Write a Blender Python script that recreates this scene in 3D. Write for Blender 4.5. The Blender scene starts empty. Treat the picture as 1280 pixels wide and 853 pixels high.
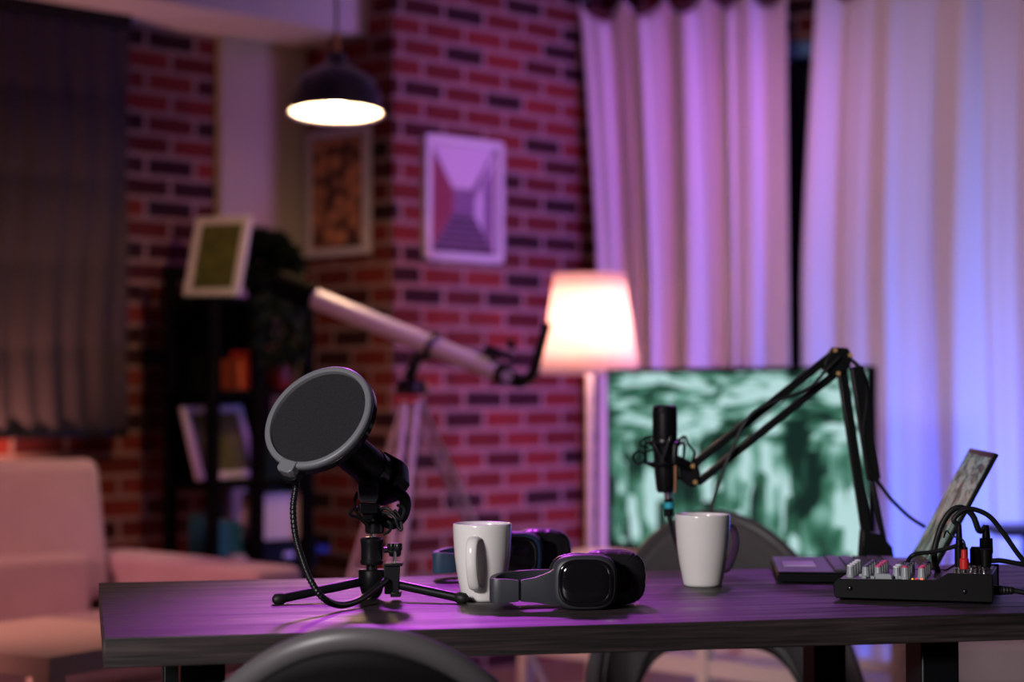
import bpy, math, random
from mathutils import Vector, Matrix
random.seed(7)
V = Vector
S = bpy.context.scene
COL = S.collection
R = math.radians

# ------------------------------------------------------------------ camera
CAMZ = 1.03; FPX = 2400.0; PITCH = math.atan(63.5/FPX)
cd = bpy.data.cameras.new('camera'); cam = bpy.data.objects.new('camera', cd); COL.objects.link(cam)
cam.location = (0, 0, CAMZ); cam.rotation_euler = (math.pi/2+PITCH, 0, 0)
cd.sensor_width = 36; cd.lens = FPX/1280*36; cd.clip_start = .05
cd.dof.use_dof = True; cd.dof.focus_distance = 2.52; cd.dof.aperture_fstop = 2.9
S.camera = cam

def ray(px, py):
    f = V((0, math.cos(PITCH), math.sin(PITCH))); u = V((0, -math.sin(PITCH), math.cos(PITCH)))
    return f + V((1, 0, 0))*((px-640)/FPX) - u*((py-426.5)/FPX)
def P(px, py, Y):
    d = ray(px, py); return V((0, 0, CAMZ)) + d*(Y/d.y)
def T(px, py, z=.75):
    d = ray(px, py); return V((0, 0, CAMZ)) + d*((z-CAMZ)/d.z)

# ------------------------------------------------------------------ world, lights, exposure
S.view_settings.view_transform = 'Standard'; S.view_settings.look = 'None'
S.view_settings.exposure = 0; S.view_settings.gamma = 1
try: S.view_settings.use_curve_mapping = False
except Exception: pass
w = bpy.data.worlds.new('night'); S.world = w; w.use_nodes = True
w.node_tree.nodes['Background'].inputs[0].default_value = (.42, .22, .34, 1)
w.node_tree.nodes['Background'].inputs[1].default_value = .022

def light(name, kind, loc, power, color, target=None, size=.3, spot=60, blend=.6, sizey=None):
    ld = bpy.data.lights.new(name, kind); ld.energy = power; ld.color = color
    if kind == 'AREA':
        ld.size = size
        if sizey: ld.shape = 'RECTANGLE'; ld.size_y = sizey
    else: ld.shadow_soft_size = size
    if kind == 'SPOT': ld.spot_size = R(spot); ld.spot_blend = blend
    o = bpy.data.objects.new(name, ld); COL.objects.link(o); o.location = loc
    if target is not None:
        o.rotation_euler = (V(target)-V(loc)).to_track_quat('-Z', 'Y').to_euler()
    return o
# soft white key from the front left
light('key_light', 'SPOT', (-1.35, .3, 1.75), 250, (1, .93, .93), (.15, 2.5, .8), .22, 44, .6)
# magenta lamp high behind the desk, raking the desk top
light('magenta_desk_light', 'SPOT', (-.30, 5.0, 2.6), 250, (.72, .09, 1), (-.08, 2.42, .75), .12, 18.5, 1)
# magenta wash on the pillar and curtains
light('magenta_wall_light', 'SPOT', (1.45, 5.85, 2.62), 78, (.78, .14, 1), (.18, 7.2, 1.65), .2, 71, 1)
light('lavender_curtain_light', 'SPOT', (.1, 4.6, 2.6), 85, (1, .66, .66), (1.75, 7.0, 1.6), .3, 52, .9)
light('pink_fill_light', 'AREA', (.9, 3.8, 2.55), 3, (1, .50, .45), (.9, 7, 1.2), .6)
light('pink_low_light', 'SPOT', (2.25, 4.5, .95), 150, (1, .20, .55), (.12, 7.2, .8), .15, 27, 1)  # added off-frame spot, no fixture there, brightens the lower pillar
light('magenta_back_light', 'SPOT', (1.0, 5.5, 2.65), 45, (.62, .12, 1), (.45, 3.5, 1.0), .12, 22, 1)
light('magenta_telescope_light', 'SPOT', (.9, 4.4, 2.6), 48, (.66, .22, 1), (-.32, 5.5, .95), .12, 30, 1)  # added spot without a fixture, lifts the telescope tube and legs
# warm pink light over the sofa corner
light('warm_sofa_light', 'SPOT', (-2.3, 3.2, 1.7), 175, (1, .36, .38), (-1.1, 5.0, .38), .25, 54, .8)
# blue light on the floor behind the television
light('blue_floor_light', 'AREA', (1.75, 6.1, .30), 20, (.05, .12, 1), (1.55, 6.9, .9), .35)
light('blue_side_light', 'SPOT', (2.9, 5.2, .9), 150, (.27, .34, 1), (1.3, 6.95, 1.2), .2, 74, .9)
light('warm_blind_light', 'SPOT', (-1.62, 5.95, .50), 40, (1, .42, .30), (-1.85, 6.25, 1.5), .03, 100, .9)

# ------------------------------------------------------------------ materials
def mat(name, col, rough=.5, metal=0, emit=None, estr=0, noise=None, bump=None, spec=None, coat=0, sheen=0):
    m = bpy.data.materials.new(name); m.use_nodes = True
    nt = m.node_tree; b = nt.nodes['Principled BSDF']
    b.inputs['Base Color'].default_value = (*col, 1); b.inputs['Roughness'].default_value = rough
    b.inputs['Metallic'].default_value = metal
    if spec is not None: b.inputs['Specular IOR Level'].default_value = spec
    if coat: b.inputs['Coat Weight'].default_value = coat; b.inputs['Coat Roughness'].default_value = .08
    if sheen: b.inputs['Sheen Weight'].default_value = sheen
    if emit: b.inputs['Emission Color'].default_value = (*emit, 1); b.inputs['Emission Strength'].default_value = estr
    if noise or bump:
        tc = nt.nodes.new('ShaderNodeTexCoord'); n = nt.nodes.new('ShaderNodeTexNoise')
        n.inputs['Scale'].default_value = (noise or bump)[0]; n.inputs['Detail'].default_value = 4
        nt.links.new(tc.outputs['Object'], n.inputs['Vector'])
        if noise:
            r = nt.nodes.new('ShaderNodeValToRGB')
            a = noise[1]
            r.color_ramp.elements[0].color = (*[c*(1-a) for c in col], 1); r.color_ramp.elements[0].position = .3
            r.color_ramp.elements[1].color = (*[min(1, c*(1+a)) for c in col], 1); r.color_ramp.elements[1].position = .7
            nt.links.new(n.outputs['Fac'], r.inputs['Fac']); nt.links.new(r.outputs['Color'], b.inputs['Base Color'])
        if bump:
            bp = nt.nodes.new('ShaderNodeBump'); bp.inputs['Strength'].default_value = bump[1]; bp.inputs['Distance'].default_value = bump[2]
            nt.links.new(n.outputs['Fac'], bp.inputs['Height']); nt.links.new(bp.outputs['Normal'], b.inputs['Normal'])
    return m

def brick_mat():
    m = bpy.data.materials.new('red_brick'); m.use_nodes = True; nt = m.node_tree; b = nt.nodes['Principled BSDF']
    uv = nt.nodes.new('ShaderNodeUVMap'); uv.uv_map = 'uv'
    nz = nt.nodes.new('ShaderNodeTexNoise'); nz.inputs['Scale'].default_value = 14
    mx = nt.nodes.new('ShaderNodeVectorMath'); mx.operation = 'MULTIPLY_ADD'; mx.inputs[1].default_value = (.012, .008, 0)
    nt.links.new(uv.outputs['UV'], nz.inputs['Vector']); nt.links.new(nz.outputs['Color'], mx.inputs[0]); nt.links.new(uv.outputs['UV'], mx.inputs[2])
    br = nt.nodes.new('ShaderNodeTexBrick')
    br.inputs['Scale'].default_value = 1; br.inputs['Brick Width'].default_value = .207; br.inputs['Row Height'].default_value = .0745
    br.inputs['Mortar Size'].default_value = .0105; br.inputs['Mortar Smooth'].default_value = .25; br.inputs['Bias'].default_value = 0
    br.offset = .5
    br.inputs['Color1'].default_value = (0, 0, 0, 1); br.inputs['Color2'].default_value = (1, 1, 1, 1); br.inputs['Mortar'].default_value = (.5, .5, .5, 1)
    nt.links.new(mx.outputs[0], br.inputs['Vector'])
    cr = nt.nodes.new('ShaderNodeValToRGB'); e = cr.color_ramp.elements
    e[0].position = .22; e[0].color = (.032, .009, .012, 1); e[1].position = .85; e[1].color = (.20, .026, .020, 1)
    x = e.new(.45); x.color = (.11, .016, .014, 1)
    nt.links.new(br.outputs['Color'], cr.inputs['Fac'])
    n2 = nt.nodes.new('ShaderNodeTexNoise'); n2.inputs['Scale'].default_value = 30; nt.links.new(uv.outputs['UV'], n2.inputs['Vector'])
    mul = nt.nodes.new('ShaderNodeMix'); mul.data_type = 'RGBA'; mul.blend_type = 'OVERLAY'; mul.inputs[0].default_value = .35
    nt.links.new(cr.outputs['Color'], mul.inputs[6]); nt.links.new(n2.outputs['Color'], mul.inputs[7])
    fin = nt.nodes.new('ShaderNodeMix'); fin.data_type = 'RGBA'
    nt.links.new(br.outputs['Fac'], fin.inputs[0]); nt.links.new(mul.outputs[2], fin.inputs[6]); fin.inputs[7].default_value = (.30, .185, .175, 1)
    nt.links.new(fin.outputs[2], b.inputs['Base Color']); b.inputs['Roughness'].default_value = .85; b.inputs['Specular IOR Level'].default_value = .2
    inv = nt.nodes.new('ShaderNodeMath'); inv.operation = 'SUBTRACT'; inv.inputs[0].default_value = 1; nt.links.new(br.outputs['Fac'], inv.inputs[1])
    bp = nt.nodes.new('ShaderNodeBump'); bp.inputs['Distance'].default_value = .008; bp.inputs['Strength'].default_value = .8
    nt.links.new(inv.outputs[0], bp.inputs['Height']); nt.links.new(bp.outputs['Normal'], b.inputs['Normal'])
    return m

def wood_mat():
    m = bpy.data.materials.new('dark_wood'); m.use_nodes = True; nt = m.node_tree; b = nt.nodes['Principled BSDF']
    tc = nt.nodes.new('ShaderNodeTexCoord'); mp = nt.nodes.new('ShaderNodeMapping')
    mp.inputs['Scale'].default_value = (2.6, 90, 90); nt.links.new(tc.outputs['Object'], mp.inputs['Vector'])
    n = nt.nodes.new('ShaderNodeTexNoise'); n.inputs['Scale'].default_value = 1.0; n.inputs['Detail'].default_value = 6; n.inputs['Distortion'].default_value = .6
    nt.links.new(mp.outputs['Vector'], n.inputs['Vector'])
    mp2 = nt.nodes.new('ShaderNodeMapping'); mp2.inputs['Scale'].default_value = (9, 260, 260); nt.links.new(tc.outputs['Object'], mp2.inputs['Vector'])
    n2 = nt.nodes.new('ShaderNodeTexNoise'); n2.inputs['Scale'].default_value = 1; n2.inputs['Detail'].default_value = 3; nt.links.new(mp2.outputs['Vector'], n2.inputs['Vector'])
    ad = nt.nodes.new('ShaderNodeMath'); ad.operation = 'MULTIPLY_ADD'; ad.inputs[1].default_value = .5
    mp3 = nt.nodes.new('ShaderNodeMapping'); mp3.inputs['Scale'].default_value = (1.3, 26, 26); nt.links.new(tc.outputs['Object'], mp3.inputs['Vector'])
    n3 = nt.nodes.new('ShaderNodeTexNoise'); n3.inputs['Scale'].default_value = 1; n3.inputs['Detail'].default_value = 5; n3.inputs['Distortion'].default_value = .4; nt.links.new(mp3.outputs['Vector'], n3.inputs['Vector'])
    av = nt.nodes.new('ShaderNodeMath'); av.operation = 'MULTIPLY_ADD'; av.inputs[1].default_value = .55; nt.links.new(n3.outputs['Fac'], av.inputs[0])
    hv = nt.nodes.new('ShaderNodeMath'); hv.operation = 'MULTIPLY'; hv.inputs[1].default_value = .45; nt.links.new(n.outputs['Fac'], hv.inputs[0]); nt.links.new(hv.outputs[0], av.inputs[2])
    nt.links.new(n2.outputs['Fac'], ad.inputs[0]); nt.links.new(av.outputs[0], ad.inputs[2])
    cr = nt.nodes.new('ShaderNodeValToRGB'); e = cr.color_ramp.elements
    e[0].position = .64; e[0].color = (.005, .0035, .0035, 1); e[1].position = .90; e[1].color = (.062, .048, .048, 1)
    x = e.new(.78); x.color = (.030, .021, .021, 1)
    nt.links.new(ad.outputs[0], cr.inputs['Fac']); nt.links.new(cr.outputs['Color'], b.inputs['Base Color'])
    mr = nt.nodes.new('ShaderNodeMapRange'); mr.inputs[1].default_value = .62; mr.inputs[2].default_value = .9; mr.inputs[3].default_value = .62; mr.inputs[4].default_value = .36
    nt.links.new(ad.outputs[0], mr.inputs[0]); nt.links.new(mr.outputs[0], b.inputs['Roughness'])
    bp = nt.nodes.new('ShaderNodeBump'); bp.inputs['Distance'].default_value = .002; bp.inputs['Strength'].default_value = .7
    nt.links.new(ad.outputs[0], bp.inputs['Height']); nt.links.new(bp.outputs['Normal'], b.inputs['Normal'])
    return m

def curtain_mat():
    m = mat('white_curtain', (.80, .74, .76), .75, bump=(220, .15, .001), sheen=.2)
    nt = m.node_tree; b = nt.nodes['Principled BSDF']; out = nt.nodes['Material Output']
    tr = nt.nodes.new('ShaderNodeBsdfTranslucent'); tr.inputs[0].default_value = (.7, .66, .7, 1)
    mx = nt.nodes.new('ShaderNodeMixShader'); mx.inputs[0].default_value = .15
    nt.links.new(b.outputs[0], mx.inputs[1]); nt.links.new(tr.outputs[0], mx.inputs[2]); nt.links.new(mx.outputs[0], out.inputs[0])
    return m

def shade_mat():
    m = bpy.data.materials.new('lampshade_fabric'); m.use_nodes = True; nt = m.node_tree; b = nt.nodes['Principled BSDF']; out = nt.nodes['Material Output']
    b.inputs['Base Color'].default_value = (.8, .74, .72, 1); b.inputs['Roughness'].default_value = .9
    tr = nt.nodes.new('ShaderNodeBsdfTranslucent'); tr.inputs[0].default_value = (.92, .76, .74, 1)
    mx = nt.nodes.new('ShaderNodeMixShader'); mx.inputs[0].default_value = .6
    nt.links.new(b.outputs[0], mx.inputs[1]); nt.links.new(tr.outputs[0], mx.inputs[2]); nt.links.new(mx.outputs[0], out.inputs[0])
    return m

def screen_mat(name, strength, dark=()):
    """pale mint streaks over dark green, in the screen's own uv; dark = soft dark patches (u, v, ru, rv)"""
    m = bpy.data.materials.new(name); m.use_nodes = True; nt = m.node_tree; b = nt.nodes['Principled BSDF']
    N = nt.nodes.new; L = nt.links.new
    def math_(op, a, c, d=None):
        n = N('ShaderNodeMath'); n.operation = op
        for i, v in enumerate((a, c, d)):
            if v is None: continue
            if isinstance(v, (int, float)): n.inputs[i].default_value = v
            else: L(v, n.inputs[i])
        return n.outputs[0]
    uv = N('ShaderNodeUVMap'); uv.uv_map = 'uv'; sp = N('ShaderNodeSeparateXYZ'); L(uv.outputs['UV'], sp.inputs[0])
    u, v = sp.outputs[0], sp.outputs[1]
    def noise(su, sv, det, off=0, rot=0, dist=0):
        mp = N('ShaderNodeMapping'); mp.inputs['Scale'].default_value = (su, sv, 1); mp.inputs['Location'].default_value = (off, off*.7, 0); mp.inputs['Rotation'].default_value = (0, 0, rot)
        L(uv.outputs['UV'], mp.inputs['Vector']); n = N('ShaderNodeTexNoise'); n.inputs['Scale'].default_value = 1; n.inputs['Detail'].default_value = det; n.inputs['Distortion'].default_value = dist
        L(mp.outputs['Vector'], n.inputs['Vector']); return n.outputs['Fac']
    def cells(su, sv, off, rot=0):
        mp = N('ShaderNodeMapping'); mp.inputs['Scale'].default_value = (su, sv, 1); mp.inputs['Location'].default_value = (off, off*.7, 0); mp.inputs['Rotation'].default_value = (0, 0, rot)
        L(uv.outputs['UV'], mp.inputs['Vector']); n = N('ShaderNodeTexVoronoi'); n.feature = 'F1'; n.distance = 'CHEBYCHEV'; n.inputs['Scale'].default_value = 1
        L(mp.outputs['Vector'], n.inputs['Vector']); sx = N('ShaderNodeSeparateXYZ'); L(n.outputs['Color'], sx.inputs[0]); return sx.outputs[0]
    def blend(a, b_, k): return math_('ADD', math_('MULTIPLY', math_('SUBTRACT', a, .5), k), b_)
    low = blend(cells(26, 4.5, 3.1), blend(noise(18, 3.5, 2, 6.1), math_('ADD', 0.47, 0), .6), .42)
    up = blend(cells(11, 22, 8.3, .30), noise(9, 18, 2, 8.3, .30, .2), .28)
    mr = N('ShaderNodeMapRange'); mr.interpolation_type = 'SMOOTHSTEP'; mr.inputs[1].default_value = .5; mr.inputs[2].default_value = .72; L(v, mr.inputs[0])
    # the top band only in the middle of the picture
    mixn = N('ShaderNodeMix'); L(mr.outputs[0], mixn.inputs[0]); L(low, mixn.inputs[2]); L(up, mixn.inputs[3])
    val = mixn.outputs[0]
    val = math_('ADD', val, math_('MULTIPLY', math_('SUBTRACT', noise(6, 4, 1, 5.5), .5), .55))
    for (cu, cv, ru, rv, k) in dark:
        du = math_('DIVIDE', math_('SUBTRACT', u, cu), ru); dv = math_('DIVIDE', math_('SUBTRACT', v, cv), rv)
        d2 = math_('ADD', math_('MULTIPLY', du, du), math_('MULTIPLY', dv, dv))
        g = math_('POWER', 2.718, math_('MULTIPLY', d2, -1))
        val = math_('SUBTRACT', val, math_('MULTIPLY', g, k))
    cr = N('ShaderNodeValToRGB'); e = cr.color_ramp.elements
    e[0].position = .24; e[0].color = (.004, .02, .016, 1); e[1].position = .58; e[1].color = (.44, .66, .66, 1)
    x = e.new(.40); x.color = (.035, .14, .09, 1); x = e.new(.50); x.color = (.16, .36, .30, 1)
    L(val, cr.inputs['Fac']); L(cr.outputs['Color'], b.inputs['Emission Color'])
    b.inputs['Emission Strength'].default_value = strength; b.inputs['Base Color'].default_value = (.01, .01, .01, 1); b.inputs['Roughness'].default_value = .35; b.inputs['Specular IOR Level'].default_value = .08
    return m

M = dict(
    brick=brick_mat(), wood=wood_mat(), curtain=curtain_mat(), shade=shade_mat(),
    plaster=mat('plain_plaster', (.46, .42, .33), .9, bump=(60, .1, .002)),
    ceil=mat('white_ceiling', (.62, .56, .6), .9, bump=(40, .1, .002)),
    floor=mat('floor_boards', (.16, .10, .09), .45, noise=(3, .3)),
    glass=mat('night_glass', (.002, .002, .004), .05),
    blind=mat('grey_blind_fabric', (.045, .032, .042), .9, bump=(300, .2, .001)),
    blackm=mat('black_metal', (.006, .006, .007), .36, spec=.25, bump=(400, .05, .0004)),
    blackg=mat('black_gloss', (.006, .006, .007), .10, coat=.6),
    blackp=mat('black_plastic', (.005, .005, .006), .42, spec=.13, bump=(600, .1, .0003)),
    blacks=mat('black_satin', (.007, .007, .009), .28, spec=.4),
    rubber=mat('black_rubber', (.008, .008, .009), .5, spec=.3),
    leather=mat('black_leatherette', (.010, .010, .011), .30, spec=.7),
    hpgrey=mat('charcoal_matte', (.034, .037, .045), .45),
    hpblue=mat('navy_matte', (.030, .075, .150), .5),
    ringgrey=mat('grey_plastic', (.15, .155, .17), .42),
    pmesh=mat('black_mesh_fabric', (.017, .017, .019), .9, spec=.2, noise=(900, .45), bump=(1500, .6, .0006)),
    chrome=mat('bright_chrome', (.75, .74, .74), .18, 1),
    gold=mat('brass', (.75, .45, .18), .3, 1),
    cyan=mat('cyan_ring', (.02, .45, .60), .45),
    porcelain=mat('white_porcelain', (.80, .775, .76), .16, coat=.3),
    chair=mat('grey_chair_plastic', (.085, .078, .083), .42, bump=(500, .05, .0004)),
    chairin=mat('black_chair_back', (.003, .0025, .0025), .7, spec=.15),
    pad=mat('grey_chair_fabric', (.10, .09, .095), .85, noise=(200, .15)),
    pink=mat('pale_upholstery', (.48, .36, .39), .9, noise=(9, .05), bump=(250, .2, .001)),
    white=mat('white_lacquer', (.72, .66, .66), .4),
    cream=mat('cream_wood', (.70, .60, .46), .45),
    tube=mat('white_telescope_enamel', (.62, .58, .74), .3),
    alu=mat('aluminium', (.62, .58, .68), .35, .25),
    shelf=mat('black_stained_wood', (.003, .0025, .0025), .8, spec=.04),
    leaf=mat('dark_green_leaf', (.004, .009, .005), .7, spec=.15),
    grass=mat('dark_green_grass', (.012, .035, .014), .6),
    olive=mat('olive_print', (.075, .080, .014), .7, noise=(25, .35)),
    orange=mat('orange_cover', (.50, .10, .045), .5),
    red=mat('red_glaze', (.50, .035, .018), .4),
    teal=mat('teal_bag_paper', (.012, .13, .17), .6),
    redplug=mat('red_plug_plastic', (.60, .02, .02), .4),
    spillblue=mat('blue_light_spill', (.01, .03, .45), .5),  # blue light spill put into a base colour
    lavender=mat('white_frame_paint', (.66, .60, .66), .5),
    lid=mat('laptop_lid', (.05, .05, .07), .35, .5),
    deckpanel=mat('dark_grey_panel', (.085, .085, .10), .4, .3),
    paneltop=mat('grey_mixer_panel', (.17, .17, .20), .42, .3),
    knobgrey=mat('grey_knob', (.30, .33, .35), .45),
    capwhite=mat('white_knob_cap', (.72, .74, .78), .4),
    cappink=mat('pink_knob_cap', (.62, .06, .16), .4),
    capdark=mat('dark_knob_cap', (.05, .06, .10), .4),
    ledred=mat('lit_red_led', (.5, .02, .01), .3, emit=(1, .10, .04), estr=3.0),
    ledred2=mat('dim_red_led', (.5, .02, .02), .3, emit=(1, .03, .03), estr=.5),
    ledyel=mat('yellow_led', (.6, .4, .05), .3, emit=(1, .6, .05), estr=.5),
    bulb=mat('warm_bulb', (1, .9, .8), .5, emit=(1, .84, .62), estr=14),
    lampin=mat('white_lamp_lining', (.9, .86, .8), .5),
    navy=mat('navy_enamel', (.022, .018, .055), .28, coat=.4),
    copper=mat('copper_lampholder', (.65, .30, .16), .35, .8),
    cord=mat('white_cord', (.6, .5, .58), .6),
    artred=mat('art_red', (.26, .035, .06), .7), artdark=mat('art_dark', (.05, .02, .04), .7),
    artwhite=mat('art_white', (.62, .50, .62), .7), artgrey=mat('art_mauve', (.22, .12, .22), .7, noise=(60, .4)),
    winblue=mat('blue_window_frame', (.10, .28, .55), .5),
)
def art_mat():
    m = bpy.data.materials.new('orange_patterned_print'); m.use_nodes = True; nt = m.node_tree; b = nt.nodes['Principled BSDF']
    uv = nt.nodes.new('ShaderNodeUVMap'); uv.uv_map = 'uv'
    mp = nt.nodes.new('ShaderNodeMapping'); mp.inputs['Scale'].default_value = (6, 8, 1); nt.links.new(uv.outputs[0], mp.inputs[0])
    v = nt.nodes.new('ShaderNodeTexVoronoi'); v.inputs['Scale'].default_value = 1; nt.links.new(mp.outputs[0], v.inputs['Vector'])
    cr = nt.nodes.new('ShaderNodeValToRGB'); e = cr.color_ramp.elements
    e[0].position = .1; e[0].color = (.85, .36, .16, 1); e[1].position = .8; e[1].color = (.08, .03, .02, 1); x = e.new(.45); x.color = (.50, .20, .10, 1)
    nt.links.new(v.outputs['Distance'], cr.inputs['Fac']); nt.links.new(cr.outputs[0], b.inputs['Base Color']); b.inputs['Roughness'].default_value = .7
    return m
M['art'] = art_mat()

# ------------------------------------------------------------------ mesh builder
def frame_of(axis):
    a = axis.normalized(); ref = V((0, 0, 1)) if abs(a.z) < .9 else V((1, 0, 0))
    x = ref.cross(a).normalized(); return x, a.cross(x).normalized(), a
class MB:
    def __init__(s): s.v = []; s.f = []; s.uv = {}
    def quad(s, pts, uvs=None):
        i = len(s.v); s.v += [V(p) for p in pts]; s.f.append(tuple(range(i, i+len(pts))))
        if uvs: s.uv[len(s.f)-1] = uvs
        return s
    def box(s, c, size, X=None, Y=None, Z=None):
        X = V(X or (1, 0, 0)); Y = V(Y or (0, 1, 0)); Z = V(Z or (0, 0, 1)); c = V(c); i = len(s.v)
        for a, b, d in ((-1,-1,-1),(1,-1,-1),(1,1,-1),(-1,1,-1),(-1,-1,1),(1,-1,1),(1,1,1),(-1,1,1)):
            s.v.append(c+X*(a*size[0]/2)+Y*(b*size[1]/2)+Z*(d*size[2]/2))
        s.f += [tuple(i+k for k in q) for q in ((0,3,2,1),(4,5,6,7),(0,1,5,4),(1,2,6,5),(2,3,7,6),(3,0,4,7))]
        return s
    def lathe(s, prof, c=(0,0,0), axis=(0,0,1), seg=32, cap=True):
        X, Y, Z = frame_of(V(axis)); c = V(c); i = len(s.v); n = len(prof)
        for (r, h) in prof:
            for k in range(seg):
                a = 2*math.pi*k/seg; s.v.append(c+X*(r*math.cos(a))+Y*(r*math.sin(a))+Z*h)
        for j in range(n-1):
            for k in range(seg):
                k2 = (k+1) % seg
                s.f.append((i+j*seg+k, i+j*seg+k2, i+(j+1)*seg+k2, i+(j+1)*seg+k))
        if cap:
            if prof[0][0] > 1e-5: s.f.append(tuple(i+k for k in range(seg))[::-1])
            if prof[-1][0] > 1e-5: s.f.append(tuple(i+(n-1)*seg+k for k in range(seg)))
        return s
    def cyl(s, p0, p1, r0, r1=None, seg=20, bev=0):
        p0, p1 = V(p0), V(p1); r1 = r0 if r1 is None else r1; L = (p1-p0).length
        b = min(bev, L/3)
        prof = [(r0, 0), (r1, L)] if not b else [(r0-b, 0), (r0, b), (r1, L-b), (r1-b, L)]
        return s.lathe(prof, p0, p1-p0, seg)
    def tube(s, pts, r, seg=10, smooth=6):
        pts = [V(p) for p in pts]
        if smooth and len(pts) > 2: pts = catmull(pts, smooth)
        rr = r if callable(r) else (lambda t: r)
        i = len(s.v); n = len(pts); X = None
        for j, p in enumerate(pts):
            t = (pts[min(j+1, n-1)]-pts[max(j-1, 0)]).normalized()
            if X is None: X = frame_of(t)[0]
            X = (X - t*X.dot(t)).normalized(); Y = t.cross(X)
            q = rr(j/(n-1))
            for k in range(seg):
                a = 2*math.pi*k/seg; s.v.append(p+X*(q*math.cos(a))+Y*(q*math.sin(a)))
        for j in range(n-1):
            for k in range(seg):
                k2 = (k+1) % seg; s.f.append((i+j*seg+k, i+j*seg+k2, i+(j+1)*seg+k2, i+(j+1)*seg+k))
        s.f.append(tuple(i+k for k in range(seg))[::-1]); s.f.append(tuple(i+(n-1)*seg+k for k in range(seg)))
        return s
    def grid(s, fn, nu, nv, closeu=False):
        i = len(s.v)
        for a in range(nu):
            for b in range(nv): s.v.append(V(fn(a/(nu-(0 if closeu else 1)), b/(nv-1))))
        for a in range(nu if closeu else nu-1):
            a2 = (a+1) % nu
            for b in range(nv-1): s.f.append((i+a*nv+b, i+a2*nv+b, i+a2*nv+b+1, i+a*nv+b+1))
        return s
    def prism(s, poly, origin, X, Y, Z, h):
        """poly in (X,Y), extruded h along Z"""
        o = V(origin); X, Y, Z = V(X), V(Y), V(Z); i = len(s.v); n = len(poly)
        for z in (0, h):
            for (a, b) in poly: s.v.append(o+X*a+Y*b+Z*z)
        s.f.append(tuple(i+k for k in range(n))[::-1]); s.f.append(tuple(i+n+k for k in range(n)))
        for k in range(n):
            k2 = (k+1) % n; s.f.append((i+k, i+k2, i+n+k2, i+n+k))
        return s
    def torus(s, c, axis, R_, r, seg=40, sg=10, sx=1, sy=1, flat=1):
        X, Y, Z = frame_of(V(axis)); c = V(c)
        def fn(u, v):
            a = 2*math.pi*u; b = 2*math.pi*v; q = R_+r*math.cos(b)
            return c+X*(q*math.cos(a)*sx)+Y*(q*math.sin(a)*sy)+Z*(r*flat*math.sin(b))
        return s.grid(fn, seg, sg+1, True)
    def build(s, name, m, parent=None, smooth=True, bevel=0, seg=2, thick=0, angle=40, sub=0):
        me = bpy.data.meshes.new(name)
        W = WM.get(parent.name, Matrix()) if parent else Matrix()
        inv = W.inverted() if getattr(s, 'world', True) else Matrix()
        me.from_pydata([inv @ p for p in s.v], [], s.f); me.validate(); me.update()
        if s.uv:
            ul = me.uv_layers.new(name='uv')
            for fi, uvs in s.uv.items():
                for k, li in enumerate(me.polygons[fi].loop_indices): ul.data[li].uv = uvs[k]
        import bmesh
        bm = bmesh.new(); bm.from_mesh(me)
        if not s.uv: bmesh.ops.remove_doubles(bm, verts=bm.verts, dist=1e-6)
        if not getattr(s, 'keepn', False): bmesh.ops.recalc_face_normals(bm, faces=bm.faces)
        bm.to_mesh(me); bm.free()
        me.materials.append(M[m])
        o = bpy.data.objects.new(name, me); COL.objects.link(o)
        if parent: o.parent = parent; WM[o.name] = W
        if bevel:
            b = o.modifiers.new('bevel', 'BEVEL'); b.width = bevel; b.segments = seg; b.limit_method = 'ANGLE'; b.angle_limit = R(35)
        if thick:
            t = o.modifiers.new('thick', 'SOLIDIFY'); t.thickness = thick; t.offset = 0
        if sub:
            t = o.modifiers.new('sub', 'SUBSURF'); t.levels = sub; t.render_levels = sub
        if smooth:
            for p in me.polygons: p.use_smooth = True
            try:
                me.set_sharp_from_angle(angle=R(angle))
            except Exception: pass
        return o
WM = {}
def catmull(p, k):
    out = []; n = len(p)
    for i in range(n-1):
        a = p[max(i-1, 0)]; b = p[i]; c = p[i+1]; d = p[min(i+2, n-1)]
        for j in range(k):
            t = j/k
            out.append(.5*((2*b)+(c-a)*t+(2*a-5*b+4*c-d)*t*t+(-a+3*b-3*c+d)*t**3))
    out.append(p[-1]); return out
def LM():
    m = MB(); m.world = False; return m
def thing(name, label, cat, loc=(0,0,0), rz=0, group=None):
    o = bpy.data.objects.new(name, None); COL.objects.link(o); o.empty_display_size = .05
    o.location = loc; o.rotation_euler = (0, 0, rz)
    WM[o.name] = Matrix.Translation(V(loc)) @ Matrix.Rotation(rz, 4, 'Z')
    return tag(o, label, cat, group)
def tag(o, label, cat, group=None, kind=None):
    o['label'] = label; o['category'] = cat
    if group: o['group'] = group
    if kind: o['kind'] = kind
    return o
def struct(o, label=None):
    o['kind'] = 'structure'
    return o
def copy_tree(o, parent=None):
    c = o.copy(); COL.objects.link(c); c.parent = parent
    for ch in list(o.children): copy_tree(ch, c)
    return c
def rrect(w, h, r, n=6, cx=0, cy=0):
    pts = []
    for (sx, sy, a0) in ((1,1,0),(-1,1,90),(-1,-1,180),(1,-1,270)):
        for k in range(n+1):
            a = R(a0+90*k/n); pts.append((cx+sx*(w/2-r)+r*math.cos(a), cy+sy*(h/2-r)+r*math.sin(a)))
    return pts

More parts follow.
